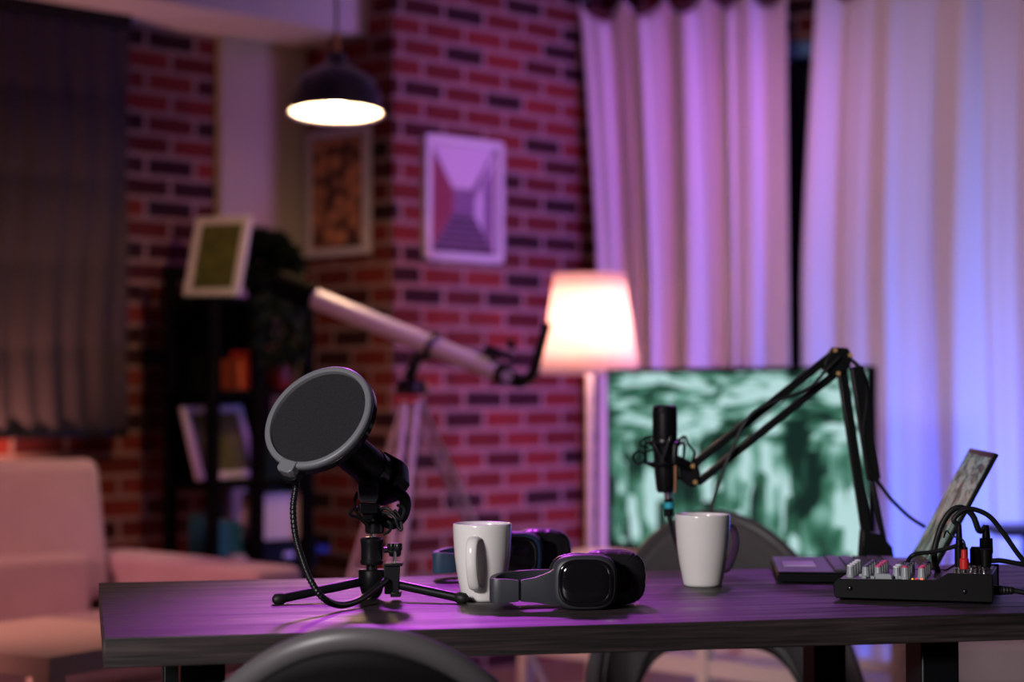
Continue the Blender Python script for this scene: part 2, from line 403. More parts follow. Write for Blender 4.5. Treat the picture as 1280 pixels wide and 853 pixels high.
# ------------------------------------------------------------------ room shell
q = math.sqrt(.5)
RD = V((q, q, 0)); LD = V((-q, q, 0)); ND = V((q, -q, 0)); UP = V((0, 0, 1))
PC = V((-.422, 6.8, 0))                       # near corner of the brick pillar
P1 = PC + LD*.532                             # where the pillar meets the left wall
CEIL = 2.85
def wallquad(mb, a, b, z0, z1, u0=0.):
    L = (b-a).length
    mb.quad([a+UP*z0, b+UP*z0, b+UP*z1, a+UP*z1], [(u0, z0), (u0+L, z0), (u0+L, z1), (u0, z1)])
CORN = PC + RD*1.10
WD = V((math.cos(R(25)), -math.sin(R(25)), 0)); WN = V((-math.sin(R(25)), -math.cos(R(25)), 0))
m = MB(); wallquad(m, PC-RD*0, CORN, 0, CEIL, .06); wallquad(m, P1-LD*0, PC, 0, CEIL, 3.0)
struct(m.build('wall_pillar', 'brick', smooth=False))
# left wall: brick, with a plain plastered panel standing a little proud near the pillar
def on_wall(px, off=0, base=P1, d=RD, n=ND):
    b = base+n*off; r_ = ray(px, 490); k = r_.x/r_.y
    # b + d*s with x/y = k
    s_ = (k*b.y-b.x)/(d.x-k*d.y); return s_
sL = on_wall(268)
LW0 = P1 - RD*3.2
m = MB(); wallquad(m, LW0, P1, 0, CEIL, 10)
struct(m.build('wall_left', 'brick', smooth=False))
a = P1+RD*sL; c = P1
m = MB(); m.box((a+c)/2+ND*.02+UP*CEIL/2, ((c-a).length, .04, CEIL), RD, ND, UP)
struct(m.build('wall_plaster', 'plaster', smooth=False))
# beam (bulkhead) over the left wall
bz = 1.03 + 459/2400*6.72
A_ = LW0-RD*.5; Bm = PC+LD*.143
mid0 = P1 + ND*.195
m = MB(); m.box((A_+P1)/2+ND*.195+UP*((bz+CEIL)/2), ((P1-A_).length, .39, CEIL-bz), RD, ND, UP)
struct(m.build('trim_1', 'ceil', smooth=False))
m = MB(); m.quad([(-5, -1.5, CEIL), (5, -1.5, CEIL), (5, 9, CEIL), (-5, 9, CEIL)]); struct(m.build('ceiling', 'ceil', smooth=False))
m = MB(); m.quad([(-5, -1.5, 0), (5, -1.5, 0), (5, 9, 0), (-5, 9, 0)]); struct(m.build('floor', 'floor', smooth=False))
# window wall (right): brick around a tall dark window
ws0, ws1, wz0, wz1 = .60, 2.85, .30, 2.36
m = MB()
e0, e1 = CORN, CORN+WD*4.2
wallquad(m, e0, e0+WD*ws0, 0, CEIL, 20); wallquad(m, e0+WD*ws0, e0+WD*ws1, wz1, CEIL, 20+ws0)
wallquad(m, e0+WD*ws0, e0+WD*ws1, 0, wz0, 20+ws0); wallquad(m, e0+WD*ws1, e1, 0, CEIL, 20+ws1)
struct(m.build('wall_right', 'brick', smooth=False))
m = MB(); m.box(e0+WD*((ws0+ws1)/2)-WN*.10+UP*((wz0+wz1)/2), (ws1-ws0, .02, wz1-wz0), WD, WN, UP)
wn = struct(m.build('window_1', 'glass', smooth=False))
m = MB()
for s_ in (ws0+.03, (ws0+ws1)/2, ws1-.03): m.box(e0+WD*s_-WN*.06+UP*((wz0+wz1)/2), (.06, .06, wz1-wz0), WD, WN, UP)
for z_ in (wz0+.03, wz1-.03): m.box(e0+WD*((ws0+ws1)/2)-WN*.05+UP*z_, (ws1-ws0, .08, .06), WD, WN, UP)
m.build('window_frame', 'winblue', wn, smooth=False)
# left window: sill/recess hidden by the blind
sB = on_wall(152, .06)
m = MB(); m.box(P1+RD*(sB-.62)+ND*.012+UP*1.6, (1.12, .02, 1.35), RD, ND, UP); w2 = struct(m.build('window_2', 'glass', smooth=False))

# roman blind on the left window
def blind():
    b0 = P1 + RD*(sB-1.35) + ND*.05; L = 1.35; zt = bz; zb = .88
    m = MB()
    def fn(u, v):
        z = zb+(zt-zb)*v
        folds = .012*abs(math.sin(math.pi*v*5))**.5
        wv = .010*math.sin(u*L*2*math.pi/.095+1.2*math.sin(v*7))*(1-.3*v) + .004*math.sin(u*L*2*math.pi/.21+2)
        return b0+RD*(u*L)+ND*(.03+folds+wv)+UP*z
    m.grid(fn, 120, 70)
    t = thing('roman_blind', 'dark grey gathered roman blind covering the window on the left brick wall', 'blind', b0+RD*L/2+UP*zt)
    m.build('fabric', 'blind', t, thick=.003)
    m = MB(); m.box(b0+RD*L/2+ND*.035+UP*(zt-.02), (L, .05, .04), RD, ND, UP); m.build('head_rail', 'blackm', t)
    m = MB(); m.box(b0+RD*L/2+ND*.04+UP*(zb+.01), (L, .02, .025), RD, ND, UP); m.build('bottom_bar', 'blackm', t)
blind()

# curtains
zc = 2.51
rodc = e0+WN*.12
def curtain(name, s0t, s1t, s0b, s1b, label, nf, ph, hooks):
    t = thing(name, label, 'curtain', rodc+WD*((s0t+s1t)/2)+UP*zc, 0, 'long white curtains over the window')
    m = MB()
    def fn(u, v):
        z = .015+(zc+.05-.015)*v
        s0 = s0b+(s0t-s0b)*min(1, max(0, (v-.55)/.45))**1.3; s1 = s1b+(s1t-s1b)*v
        s = s0+(s1-s0)*u
        a = 2*math.pi*nf*u+ph
        dep = .027*math.sin(a+.8*math.sin(a*.5))+.010*math.sin(2.3*a+1+.6*v)+.003*math.sin(5.1*a+2*v)
        dep *= .75+.4*(1-v)
        # scalloped head between hooks
        if v > .9:
            h = abs(math.sin(math.pi*hooks*u)); z -= (v-.9)/.1*.09*h**.8
        return rodc+WD*(s+.01*math.sin(a*1.7+3*v))+WN*(dep+.03)+UP*z
    m.grid(fn, 320, 44)
    m.build('fabric', 'curtain', t, thick=.002)
    for k in range(hooks+1):
        u = min(.995, max(.005, k/hooks)); s = s0t+(s1t-s0t)*u
        g = MB(); g.torus(rodc+WD*s+WN*0+UP*(zc+.075), WD, .024, .003, 24, 8); g.build('curtain_ring', 'alu', t)
def s_at(px, off=.15): return on_wall(px, off, CORN, WD, WN)
curtain('curtain', s_at(728), s_at(990), s_at(748), s_at(986), 'white curtain panel left of the dark window gap, behind lamp and television', 4.2, .4, 5)
curtain('curtain', s_at(1024), 2.75, s_at(1006), 2.8, 'white curtain panel right of the dark window gap, running out of frame', 6.3, 2.0, 8)
t = thing('curtain_rod', 'dark curtain rod above the white curtains', 'curtain rod', rodc+WD*1.3+UP*(zc+.09))
m = MB(); m.cyl(rodc-WD*.02+UP*(zc+.09), rodc+WD*2.95+UP*(zc+.09), .011); m.build('rod', 'blackm', t)
m = MB(); m.box(rodc-WN*.065+WD*.02+UP*(zc+.09), (.02, .13, .02), WD, WN, UP); m.build('bracket', 'blackm', t)
m = MB(); m.box(rodc-WN*.065+WD*2.9+UP*(zc+.09), (.02, .13, .02), WD, WN, UP); m.build('bracket', 'blackm', t)

# ------------------------------------------------------------------ pictures on the pillar
def pt_on(px, py, base, d, n, off=0):
    s_ = on_wall(px, off, base, d, n); p = base+n*off+d*s_; Y = p.y
    return P(px, py, Y), s_
def wall_picture(label, base, d, n, x0, x1, y0, y1, fw, art):
    pa, s0 = pt_on(x0, y0, base, d, n, .012); pb, s1 = pt_on(x1, y1, base, d, n, .012)
    pc, _ = pt_on(x0, y1, base, d, n, .012)
    z1 = pa.z; z0 = pc.z; W = s1-s0; H = z1-z0; c = base+d*((s0+s1)/2)+UP*((z0+z1)/2)
    t = thing('picture_frame', label, 'picture', c, 0, 'white framed pictures on the brick pillar')
    fm = MB()
    for sx in (-1, 1): fm.box(c+d*(sx*(W/2-fw/2))+n*.013, (fw, .024, H), d, n, UP)
    for sz in (-1, 1): fm.box(c+UP*(sz*(H/2-fw/2))+n*.013, (W-2*fw, .024, fw), d, n, UP)
    fm.build('frame', 'lavender', t, bevel=.002)
    bk = MB(); bk.box(c+n*.005, (W-.02, .006, H-.02), d, n, UP); bk.build('backing', 'white', t)
    w_, h_ = W/2-fw, H/2-fw; o = c+n*.009
    def poly(pts, mt, nm, lift=0, uvs=None):
        g = MB(); g.keepn = True; g.quad([o+n*lift+d*(a*w_)+UP*(b*h_) for a, b in pts], uvs); return g.build(nm, mt, t, smooth=False)
    full = [(-1,-1),(1,-1),(1,1),(-1,1)]
    if art == 'pattern': poly(full, 'art', 'print', 0, [(0,0),(1,0),(1,1),(0,1)])
    else:
        poly(full, 'artgrey', 'print')
        poly([(-1,-1),(-.3,-.25),(-.3,.15),(-1,.95)], 'artred', 'print', .001)
        poly([(-.95,1),(.95,1),(.25,.2),(-.3,.2)], 'artwhite', 'print', .001)
        poly([(1,-1),(1,.95),(.85,.8),(.35,.0),(.35,-.3)], 'artwhite', 'print', .0014)
        poly([(.9,-.9),(.9,.7),(.6,.3),(.6,-.55)], 'artgrey', 'print', .0018)
        poly([(-.95,-1),(.95,-1),(.3,-.28),(-.28,-.28)], 'artdark', 'print', .001)
        for k in range(6):
            y = -.30-.11*k; ww = .3+.1*k
            poly([(-ww,y-.04),(ww,y-.04),(ww,y),(-ww,y)], 'artgrey', 'print', .0015)
wall_picture('white framed print of orange and brown mottled shapes, behind the pendant lamp', PC, LD*-1, V((-q,-q,0)), 383, 462, 168, 323, .028, 'pattern')
wall_picture('white framed corridor picture with red wall on the magenta lit brick pillar', PC, RD, ND, 530, 627, 167, 323, .026, 'corridor')

# ------------------------------------------------------------------ pendant lamp
pc = P(420, 143, 5.7)
t = thing('pendant_lamp', 'dark blue bell shaped pendant lamp, lit, hanging from a cord in front of the pillar', 'lamp', pc)
s = 5.7/2400
m = MB(); prof_o = [(60,0),(60.5,2),(58,6),(57,14),(55,28),(50,40),(40,50),(27,57),(16,61),(14,70),(12,77),(7,80)]
ax = (0, .085, 1)
m.lathe([(r*s, h*s) for r, h in prof_o], pc, ax, 48, False)
m.lathe([(r*s, h*s) for r, h in [(60,0),(57,3),(54,14),(52,27),(47,38),(38,46),(20,52),(0.01,53)]], pc, ax, 48, False)
m.build('shade', 'navy', t, angle=60)
m = MB(); m.lathe([(r*s, h*s) for r, h in [(59,1.2),(56,4),(53,14),(51,26),(46,37),(37,45),(20,50.5),(0.01,51)]], pc, ax, 48, False); m.build('lining', 'lampin', t)
ax3 = V(ax).normalized()
m = MB(); m.lathe([(.001*1, 10*s), (10*s,13*s), (15*s, 22*s), (13*s, 33*s), (7*s,42*s), (5*s,50*s)], pc, ax, 24); m.build('bulb', 'bulb', t)
m = MB(); m.cyl(pc+ax3*(79*s), pc+ax3*(103*s), 5*s, 4*s, bev=.002); m.build('lamp_holder', 'copper', t)
top = pc+ax3*(100*s)
m = MB(); m.tube([top, V((top.x, top.y, CEIL))], .0065, 10, 0); m.build('cord', 'cord', t)
m = MB(); m.lathe([(.05, -.03), (.05, -.002), (.02, 0)], (top.x, top.y, CEIL), (0,0,1)); m.build('ceiling_rose', 'navy', t)
light('pendant_light', 'POINT', pc+UP*.015, 17, (1, .62, .32), size=.05)

# ------------------------------------------------------------------ floor lamp
lc = P(733, 468, 6.5); lx, ly = lc.x, lc.y
t = thing('floor_lamp', 'lit floor lamp with tapered white fabric shade on a slim pale pole beside the television', 'lamp', (lx, ly, 0))
s = 6.5/2400; zb = lc.z; xs = 4*s
m = MB(); c0 = (lx+xs, ly, zb)
def sh(u, v):
    a = 2*math.pi*u; r = (61*(1-v)+44*v)*s*(1+.006*math.cos(a*24)); return V((lx+xs+r*math.cos(a), ly+r*math.sin(a), zb+v*125*s))
m.grid(sh, 144, 6, True); m.build('lamp_shade', 'shade', t, thick=.002)
m = MB(); m.cyl((lx+xs, ly, .02), (lx+xs, ly, zb+.12), .0125); m.build('pole', 'white', t)
m = MB(); m.lathe([(.001,0),(.15, 0), (.15, .015), (.13, .022), (.02, .028), (.015, .05)], (lx+xs, ly, 0)); m.build('base', 'white', t)
m = MB(); m.lathe([(.001,-.05),(.025, -.03), (.03, 0), (.015, .035), (.012, .05)], (lx+xs, ly, zb+.17)); m.build('bulb', 'bulb', t)
m = MB()
for k in range(3):
    a = 2*math.pi*k/3; m.tube([(lx+xs, ly, zb+.11), (lx+xs+.105*math.cos(a), ly+.105*math.sin(a), zb+.335)], .002, 6, 0)
m.build('shade_carrier', 'white', t)
light('floor_lamp_light', 'POINT', (lx+xs, ly-.035, zb+.17), 12, (1, .50, .38), size=.09)

# ------------------------------------------------------------------ telescope on tripod
tp = P(515, 488, 5.45)
t = thing('telescope', 'white refractor telescope with black ends pointing up left, on an aluminium tripod', 'telescope', (tp.x, tp.y, 0))
A0 = P(350, 354, 5.6); A1 = P(386, 370, 5.58); A2 = P(622, 466, 5.34)
d = (A2-A1).normalized()
m = MB(); m.cyl(A1, A2, .029, .026, 32); m.build('tube', 'tube', t)
m = MB(); m.lathe([(.040,0),(.042,.005),(.042,.08),(.036,.085),(.036,.11),(.03,.118)], A0, d, 32); m.build('dew_shield', 'shelf', t)
m = MB(); m.lathe([(.029,0),(.031,.004),(.031,.03),(.022,.035),(.020,.08),(.015,.085)], A2, d, 24); m.build('focuser', 'blackm', t)
m = MB(); F0 = A2+d*.03; m.cyl(F0-V((.0,.05,.0)), F0+V((0,.04,0)), .006, seg=10); m.lathe([(.016,0),(.016,.014)], F0-V((0,.064,0)), (0,1,0), 16); m.build('focus_knob', 'alu', t)
E0 = A2+d*.085; E1 = P(684, 404, 5.28)
m = MB(); m.tube([E0-d*.01, P(662, 472, 5.3), P(668, 462, 5.3), P(676, 432, 5.29), E1], lambda u: .018-.006*u, 14); m.build('eyepiece', 'blackm', t)
m = MB(); m.cyl(P(606, 436, 5.33), P(640, 446, 5.32), .012, .010); m.lathe([(.016,0),(.016,.02)], P(634, 432, 5.33), (.9,0,.3), 16)
m.build('finder_scope', 'blackm', t)
m = MB(); m.tube([P(612, 440, 5.33), P(618, 462, 5.34)], .007, 8, 0); m.build('finder_bracket', 'blackm', t)
m = MB(); J = P(541, 433, 5.42); m.torus(J, d, .032, .008, 32, 8)
m.tube([J-UP*.01, P(520, 452, 5.44), P(513, 475, 5.45)], .016, 12); m.cyl(tp-UP*.012, tp+UP*.03, .05, .04, 24, .004); m.cyl(P(505, 470, 5.40), P(530, 446, 5.40), .008, .006); m.build('mount_head', 'blackm', t)
for (bx, by, w_) in ((P(368, 948, 5.45).x, 5.75, .019), (P(470, 950, 5.0).x, 4.95, .024), (P(715, 948, 5.45).x, 5.55, .017)):
    top_ = tp+V((0, 0, -.01)); bt = V((bx, by, .02)); dr = (bt-top_).normalized(); top_ = top_+dr*.03
    m = MB(); sd = dr.cross(V((0,1,0))).normalized()
    for k in (-1, 1): m.tube([top_+sd*k*w_*.7, top_+sd*k*w_*.7+(bt-top_)*.62], w_*.42, 10, 0)
    m.tube([top_+(bt-top_)*.5, bt], w_*.5, 10, 0); m.box(top_+(bt-top_)*.6, (w_*2.3, .03, .03), sd, dr, sd.cross(dr))
    lg = m.build('leg', 'alu', t)
    m = MB(); m.lathe([(.012,0),(.016,.01),(.014,.035)], (bx, by, 0)); m.build('foot', 'rubber', lg)

# ------------------------------------------------------------------ television and its table
tvL = P(757, 461, 6.1); bot = P(755, 688, 6.1)
TVW = 1.0; tz0 = .532; tz1 = 1.103
TD = ND                                          # runs right and nearer
TN = -RD                                         # faces the camera's left
tc_ = V((tvL.x, tvL.y, 0))+TD*(TVW/2)
t = thing('television', 'flat screen television showing mint green and black blurred streaks, beyond the desk', 'television', tc_+UP*tz0)
m = MB(); m.box(tc_+UP*((tz0+tz1)/2)-TN*.02, (TVW, .035, tz1-tz0), TD, TN, UP); m.build('casing', 'blackp', t, bevel=.004)
M['tvscreen'] = screen_mat('television_picture', 1.05, ((.0,.45,.05,.6,.3),(.30,.25,.05,.3,.25),(.76,.62,.05,.16,.5),(.80,.38,.06,.12,.3),(.45,.55,.05,.1,.25),(.15,.55,.05,.12,.2)))
M['lapscreen'] = screen_mat('laptop_picture', .26, ((.3,.3,.1,.2,.3),))
def screen(name, mt, par, c, X, Y, w_, h_):
    m = MB(); m.keepn = True; m.quad([c-X*w_/2-Y*h_/2, c+X*w_/2-Y*h_/2, c+X*w_/2+Y*h_/2, c-X*w_/2+Y*h_/2], [(0,0),(1,0),(1,1),(0,1)]); return m.build(name, mt, par, smooth=False)
screen('screen', 'tvscreen', t, tc_+UP*((tz0+tz1)/2+.004)+TN*.0005, TD, UP, TVW-.024, tz1-tz0-.038)
for k in (-.33, .33):
    m = MB(); m.box(tc_+TD*k-TN*.02+UP*(tz0-.012), (.03, .2, .024), TD, TN, UP); m.build('foot', 'blackp', t, bevel=.003)
t = thing('television_table', 'white open television table with a lower rail shelf, under the television', 'table', tc_)
o_ = tc_-TN*.02; zt = tz0-.024
m = MB(); m.box(o_+TD*.0+UP*(zt-.02), (1.48, .40, .04), TD, TN, UP); m.build('tabletop', 'white', t, bevel=.003)
m = MB()
for k in (-1, 1): m.box(o_+TN*(k*.17)+UP*.225, (1.42, .035, .05), TD, TN, UP)
m.box(o_+UP*.215, (1.42, .32, .014), TD, TN, UP); m.build('lower_shelf', 'white', t, bevel=.002)
for a in (-.70, .034, .70):
    for k in (-1, 1):
        m = MB(); m.box(o_+TD*a+TN*(k*.18)+UP*((zt-.04)/2), (.036, .036, zt-.04), TD, TN, UP); m.build('leg', 'white', t, bevel=.002)

# black topped side table and pale ottoman at the right
c_ = P(1300, 663, 6.0); 
t = thing('side_table', 'black side table with thin top at the right edge, before the curtain', 'table', (c_.x, c_.y, 0))
zt = c_.z
m = MB(); m.prism(rrect(.32, .30, .02), (c_.x, c_.y, zt-.012), (1,0,0), (0,1,0), (0,0,1), .024); m.build('tabletop', 'blackp', t, bevel=.002)
for a, b in ((-.02,-.1),(.12,-.1),(-.02,.1),(.12,.1)):
    m = MB(); m.cyl((c_.x+a, c_.y+b, 0), (c_.x+a, c_.y+b, zt-.012), .01, seg=12); m.build('leg', 'blackp', t)
oc = P(1310, 796, 4.5); zt = oc.z
t = thing('ottoman', 'pale pink upholstered ottoman with loose cushion seen under the desk at right', 'ottoman', (oc.x, oc.y, 0))
m = MB(); m.prism(rrect(.56, .44, .05), (oc.x, oc.y+.12, zt-.11), (1,0,0), (0,1,0), (0,0,1), .11); m.build('cushion', 'pink', t, bevel=.02, seg=4)
m = MB(); m.prism(rrect(.56, .44, .05), (oc.x, oc.y+.12, .10), (1,0,0), (0,1,0), (0,0,1), zt-.215); m.build('base', 'pink', t, bevel=.012, seg=3)
for a in (-.22, .22):
    for b in (-.04, .28):
        m = MB(); m.cyl((oc.x+a, oc.y+b, 0), (oc.x+a, oc.y+b, .10), .015, .02, 12); m.build('leg', 'shelf', t)

# ------------------------------------------------------------------ sofa
aS = P(104, 700, 5.65)
ab = V((aS.x, aS.y, 0)); arm_z = .555; seat_z = .40
t = thing('sofa', 'pale pink upholstered sofa in the corner at left, in front of the blind', 'sofa', ab)
SL = -RD                                              # towards the viewer's left
def puff(mb_name, c, size, X, Y, Z, bev, mt='pink', par=None):
    m = MB(); m.box(c, size, X, Y, Z); return m.build(mb_name, mt, par or t, bevel=bev, seg=5)
puff('armrest', ab+RD*.135+ND*.33+UP*(arm_z/2+.03), (.17, .86, arm_z-.06), RD, ND, UP, .03)
lean = (UP*1.0-ND*.18).normalized(); ln = (ND*1.0+UP*.18).normalized()
for k in range(3):
    o = puff('back_cushion', ab+SL*(.255+.62*k)-ND*.02+UP*.62, (.605, .17, .42), RD, ln, lean, .045)
    puff('lumbar_cushion', ab+SL*(.33+.62*k)+ND*.085+UP*(seat_z+.07), (.55, .12, .20), RD, ND, UP, .03)
puff('back_panel', ab+SL*.88-ND*.12+UP*.36, (1.86, .10, .60), RD, ln, lean, .03)
for k in range(3):
    puff('seat_cushion', ab+SL*(.265+.62*k)+ND*.40+UP*(seat_z-.06), (.612, .66, .12), RD, ND, UP, .03)
puff('seat_base', ab+SL*.88+ND*.36+UP*.19, (1.86, .74, .18), RD, ND, UP, .015)
for a in (-.1, 1.8):
    for b in (.0, .70):
        m = MB(); p = ab+SL*a+ND*b; m.cyl(p, p+UP*.105, .018, .024, 12); m.build('leg', 'cream', t)

# white coffee table
cc = P(62, 822, 3.83); zt = cc.z; u_ = V((.5, .866, 0)); l_ = V((-.866, .5, 0)); cp = V((cc.x, cc.y, 0))
t = thing('coffee_table', 'square cream white coffee table with thick square legs, before the sofa', 'table', cp+u_*.25+l_*.25)
m = MB(); m.box(cp+u_*.25+l_*.25+UP*(zt-.022), (.5, .5, .044), u_, l_, UP); m.build('tabletop', 'cream', t, bevel=.002)
for a in (.024, .476):
    for b in (.024, .476):
        m = MB(); m.box(cp+u_*a+l_*b+UP*((zt-.044)/2), (.048, .048, zt-.044), u_, l_, UP); m.build('leg', 'cream', t, bevel=.002)

# ------------------------------------------------------------------ shelf unit and what stands on it
def Q(px, off): return P1+ND*off+RD*on_wall(px, off)
sh_off = .30
qa = on_wall(205, sh_off-.13); qb = on_wall(392, sh_off+.13)
def SZ(py, px=290, off=sh_off): return P(px, py, Q(px, off).y).z
lv = [SZ(374), SZ(487), SZ(600), SZ(714), .08]
cS = P1+RD*((qa+qb)/2)+ND*sh_off
t = thing('shelf_unit', 'tall black open shelf unit standing against the wall left of the pillar', 'shelf', cS)
for a in (qa+.02, on_wall(324, sh_off+.13), qb-.02):
    m = MB(); ph_ = SZ(335) if a < qa+.03 else lv[0]-.023
    for b in (-.12, .12): m.box(P1+RD*a+ND*(sh_off+b)+UP*((ph_ if b < 0 else lv[0]-.023)/2), (.04, .03, (ph_ if b < 0 else lv[0]-.023)), RD, ND, UP)
    m.box(P1+RD*a+ND*sh_off+UP*(lv[0]-.03), (.03, .21, .03), RD, ND, UP)
    m.build('upright', 'shelf', t, smooth=False)
for z in lv:
    m = MB(); m.box(cS+UP*(z-.011), (qb-qa-.01, .26, .022), RD, ND, UP); m.build('shelf_board', 'shelf', t, smooth=False)
m = MB(); m.box(cS-ND*.125+UP*((lv[0]+lv[2])/2-.011), (qb-qa-.02, .01, lv[0]-lv[2]), RD, ND, UP); m.build('back_board', 'shelf', t, smooth=False)

def stand_picture(label, x0, x1, y1, hgt, lvz, off, tilt, roll=0, yaw=0, W=None):
    c = (Q(x0, off)+Q(x1, off))/2; W = W or (Q(x1, off)-Q(x0, off)).length
    d = (RD*math.cos(yaw)+ND*math.sin(yaw)); n = (ND*math.cos(yaw)-RD*math.sin(yaw))
    up = (UP*math.cos(tilt)-n*math.sin(tilt)).normalized(); nn = (n*math.cos(tilt)+UP*math.sin(tilt)).normalized()
    d2 = (d*math.cos(roll)+up*math.sin(roll)); up2 = (up*math.cos(roll)-d*math.sin(roll))
    lift = abs(math.sin(roll))*W/2+.004
    c = c+UP*(lvz+lift)+up*(hgt/2)
    t = thing('picture_frame', label, 'picture', c, 0, 'olive green pictures on the shelf unit')
    fw = .025; m = MB()
    for k in (-1, 1): m.box(c+d2*(k*(W/2-fw/2)), (fw, .018, hgt), d2, nn, up2); m.box(c+up2*(k*(hgt/2-fw/2)), (W-2*fw, .018, fw), d2, nn, up2)
    m.build('frame', 'lavender', t, bevel=.002)
    m = MB(); m.box(c-nn*.002, (W-fw*1.6, .008, hgt-fw*1.6), d2, nn, up2); m.build('print', 'olive', t, smooth=False)
stand_picture('white framed olive green picture tilted on top of the black shelf unit', 228, 298, 370, .285, lv[0], sh_off+.05, .30, .0, R(68), .215)
stand_picture('white framed olive green picture leaning on the middle shelf board', 246, 322, 595, .262, lv[2], sh_off+.05, .36, .02)

# plant on top
pp = Q(324, sh_off)
t = thing('potted_plant', 'bushy dark leafed potted plant on top of the black shelf unit', 'plant', pp+UP*lv[0])
m = MB(); m.lathe([(.04,0),(.055,.09),(.058,.095),(.050,.095),(.046,.08),(.01,.08)], pp+UP*lv[0]); m.build('pot', 'shelf', t)
m = MB(); lc2 = pp+UP*(lv[0]+.12)
for k in range(1500):
    a = random.uniform(0, 6.283); el = math.asin(random.uniform(-.55, 1)); rr = random.uniform(.03, 1)**.5
    dr = V((math.cos(a)*math.cos(el), math.sin(a)*math.cos(el)*.8, math.sin(el)))
    p = lc2+V((dr.x*.125, dr.y*.10, dr.z*.105))*rr
    sd = dr.cross(V((random.uniform(-1,1), random.uniform(-1,1), random.uniform(-1,1)))).normalized()
    L_ = random.uniform(.035, .065); tip = p+dr*L_-UP*.012
    m.quad([p, p+dr*L_*.5+sd*.015, tip, p+dr*L_*.5-sd*.015])
for k in range(330):
    a = random.uniform(-.13, .09); h = random.uniform(0, 1)**1.4*.24
    p = pp+ND*random.uniform(.12, .17)+RD*a+UP*(lv[0]-h+.03)
    sd = V((random.uniform(-1,1), random.uniform(-1,1), 0)).normalized(); m.quad([p, p+sd*.012-UP*.02, p-UP*.05, p-sd*.012-UP*.02])
m.build('foliage', 'leaf', t, smooth=False)
m = MB()
for k in range(5): m.tube([pp+UP*(lv[0]+.07), lc2+V((random.uniform(-.08,.08), random.uniform(-.06,.06), random.uniform(-.02,.07)))], .004, 6, 0)
for k in (-.10, -.03, .04): m.tube([pp+UP*(lv[0]+.09)+RD*k*.4, pp+ND*.14+RD*k+UP*(lv[0]+.05), pp+ND*.145+RD*k+UP*(lv[0]-.2)], .003, 6)
m.build('stem', 'leaf', t)

# orange books, red vase
for i, (x0, x1, h, lean_, mt, lb) in enumerate(((286, 296, .10, .0, 'orange', 'orange book standing leftmost on the second shelf board, below the plant'),
                                       (297, 307, .13, .0, 'red', 'tall red book standing in the middle of three on the second shelf board'),
                                       (309, 317, .09, .0, 'orange', 'short orange book standing rightmost of three on the second shelf board'))):
    c = (Q(x0, sh_off+.04)+Q(x1, sh_off+.04))/2; ww = (Q(x1, sh_off)-Q(x0, sh_off)).length*.8
    t = thing('book', lb, 'book', c+UP*lv[1], 0, 'books on the second shelf board')
    up2 = (UP+RD*lean_).normalized(); rd2 = (RD-UP*lean_).normalized(); cz = c+UP*(lv[1]+ww*.5*lean_)+up2*(h/2)
    m = MB(); m.box(cz+rd2*(ww/2-.0015), (.003, .09, h), rd2, ND, up2); m.box(cz-rd2*(ww/2-.0015), (.003, .09, h), rd2, ND, up2); m.box(cz+ND*.0435, (ww, .003, h), rd2, ND, up2); m.build('cover', mt, t, smooth=False)
    m = MB(); m.box(cz-ND*.002, (ww-.006, .086, h-.008), rd2, ND, up2); m.build('pages', 'white', t, smooth=False)
vp = Q(349, sh_off+.04)+UP*lv[1]
t = thing('vase', 'tall red cylindrical vase on the second shelf board, right of the books', 'vase', vp)
m = MB(); m.lathe([(.032,0),(.040,.01),(.042,.08),(.042,.15),(.036,.178),(.030,.185),(.026,.18),(.034,.15),(.034,.02),(.001,.012)], vp, (0,0,1), 28, False); m.build('body', 'red', t)
m = MB(); m.torus(vp+UP*.186, (0,0,1), .028, .004, 28, 8); m.build('rim', 'orange', t)

# teal bag, white planter with grass, cup, blue light-spill shape on the lowest visible board
def paper_bag():
    c = Q(270, sh_off+.02)+UP*lv[3]; w_, d_, h_ = .155, .10, .20
    t = thing('paper_bag', 'teal blue paper bag standing on the lowest shelf board', 'bag', c)
    m = MB(); 
    def fn(u, v):
        a = u*4; k = int(a) % 4; f = a-int(a); cs = [(-1,-1),(1,-1),(1,1),(-1,1)]; p0 = cs[k]; p1 = cs[(k+1) % 4]
        x = p0[0]+(p1[0]-p0[0])*f; y = p0[1]+(p1[1]-p0[1])*f
        y *= (1-.25*v); x *= (1+.03*v)
        return c+RD*(x*w_/2)+ND*(y*d_/2)+UP*(h_*v - (.02*(x+1) if v > .95 else 0))
    m.grid(fn, 32, 8, True); m.quad([c-RD*w_/2-ND*d_/2, c+RD*w_/2-ND*d_/2, c+RD*w_/2+ND*d_/2, c-RD*w_/2+ND*d_/2]); m.build('body', 'teal', t, smooth=False, thick=.0015)
    for k in (-1, 1):
        m = MB(); m.tube([c-RD*.035+ND*(k*d_*.375)+UP*(h_-.05), c-RD*.03+ND*(k*.037)+UP*(h_+.015), c+RD*.03+ND*(k*.037)+UP*(h_+.012), c+RD*.035+ND*(k*d_*.375)+UP*(h_-.05)], .002, 6); m.build('handle', 'teal', t)
paper_bag()
bc = Q(343, sh_off+.03)
zbx = SZ(672, 340)
t = thing('storage_case', 'black case on the lowest shelf board under the white planter', 'case', bc+UP*lv[3])
m = MB(); m.box(bc+UP*((lv[3]+zbx)/2), (.26, .16, zbx-lv[3]), RD, ND, UP); cs_ = m.build('body', 'blackp', t, bevel=.004)
m = MB(); m.box(bc+ND*.083+UP*((lv[3]+zbx)/2), (.04, .008, .015), RD, ND, UP); m.build('latch', 'alu', t)
m = MB(); m.box(bc+UP*(zbx-.02), (.264, .164, .004), RD, ND, UP); m.build('lid_seam', 'shelf', t)
t = thing('grass_planter', 'white square planter with tall dark green grass on the black case', 'planter', bc+UP*zbx)
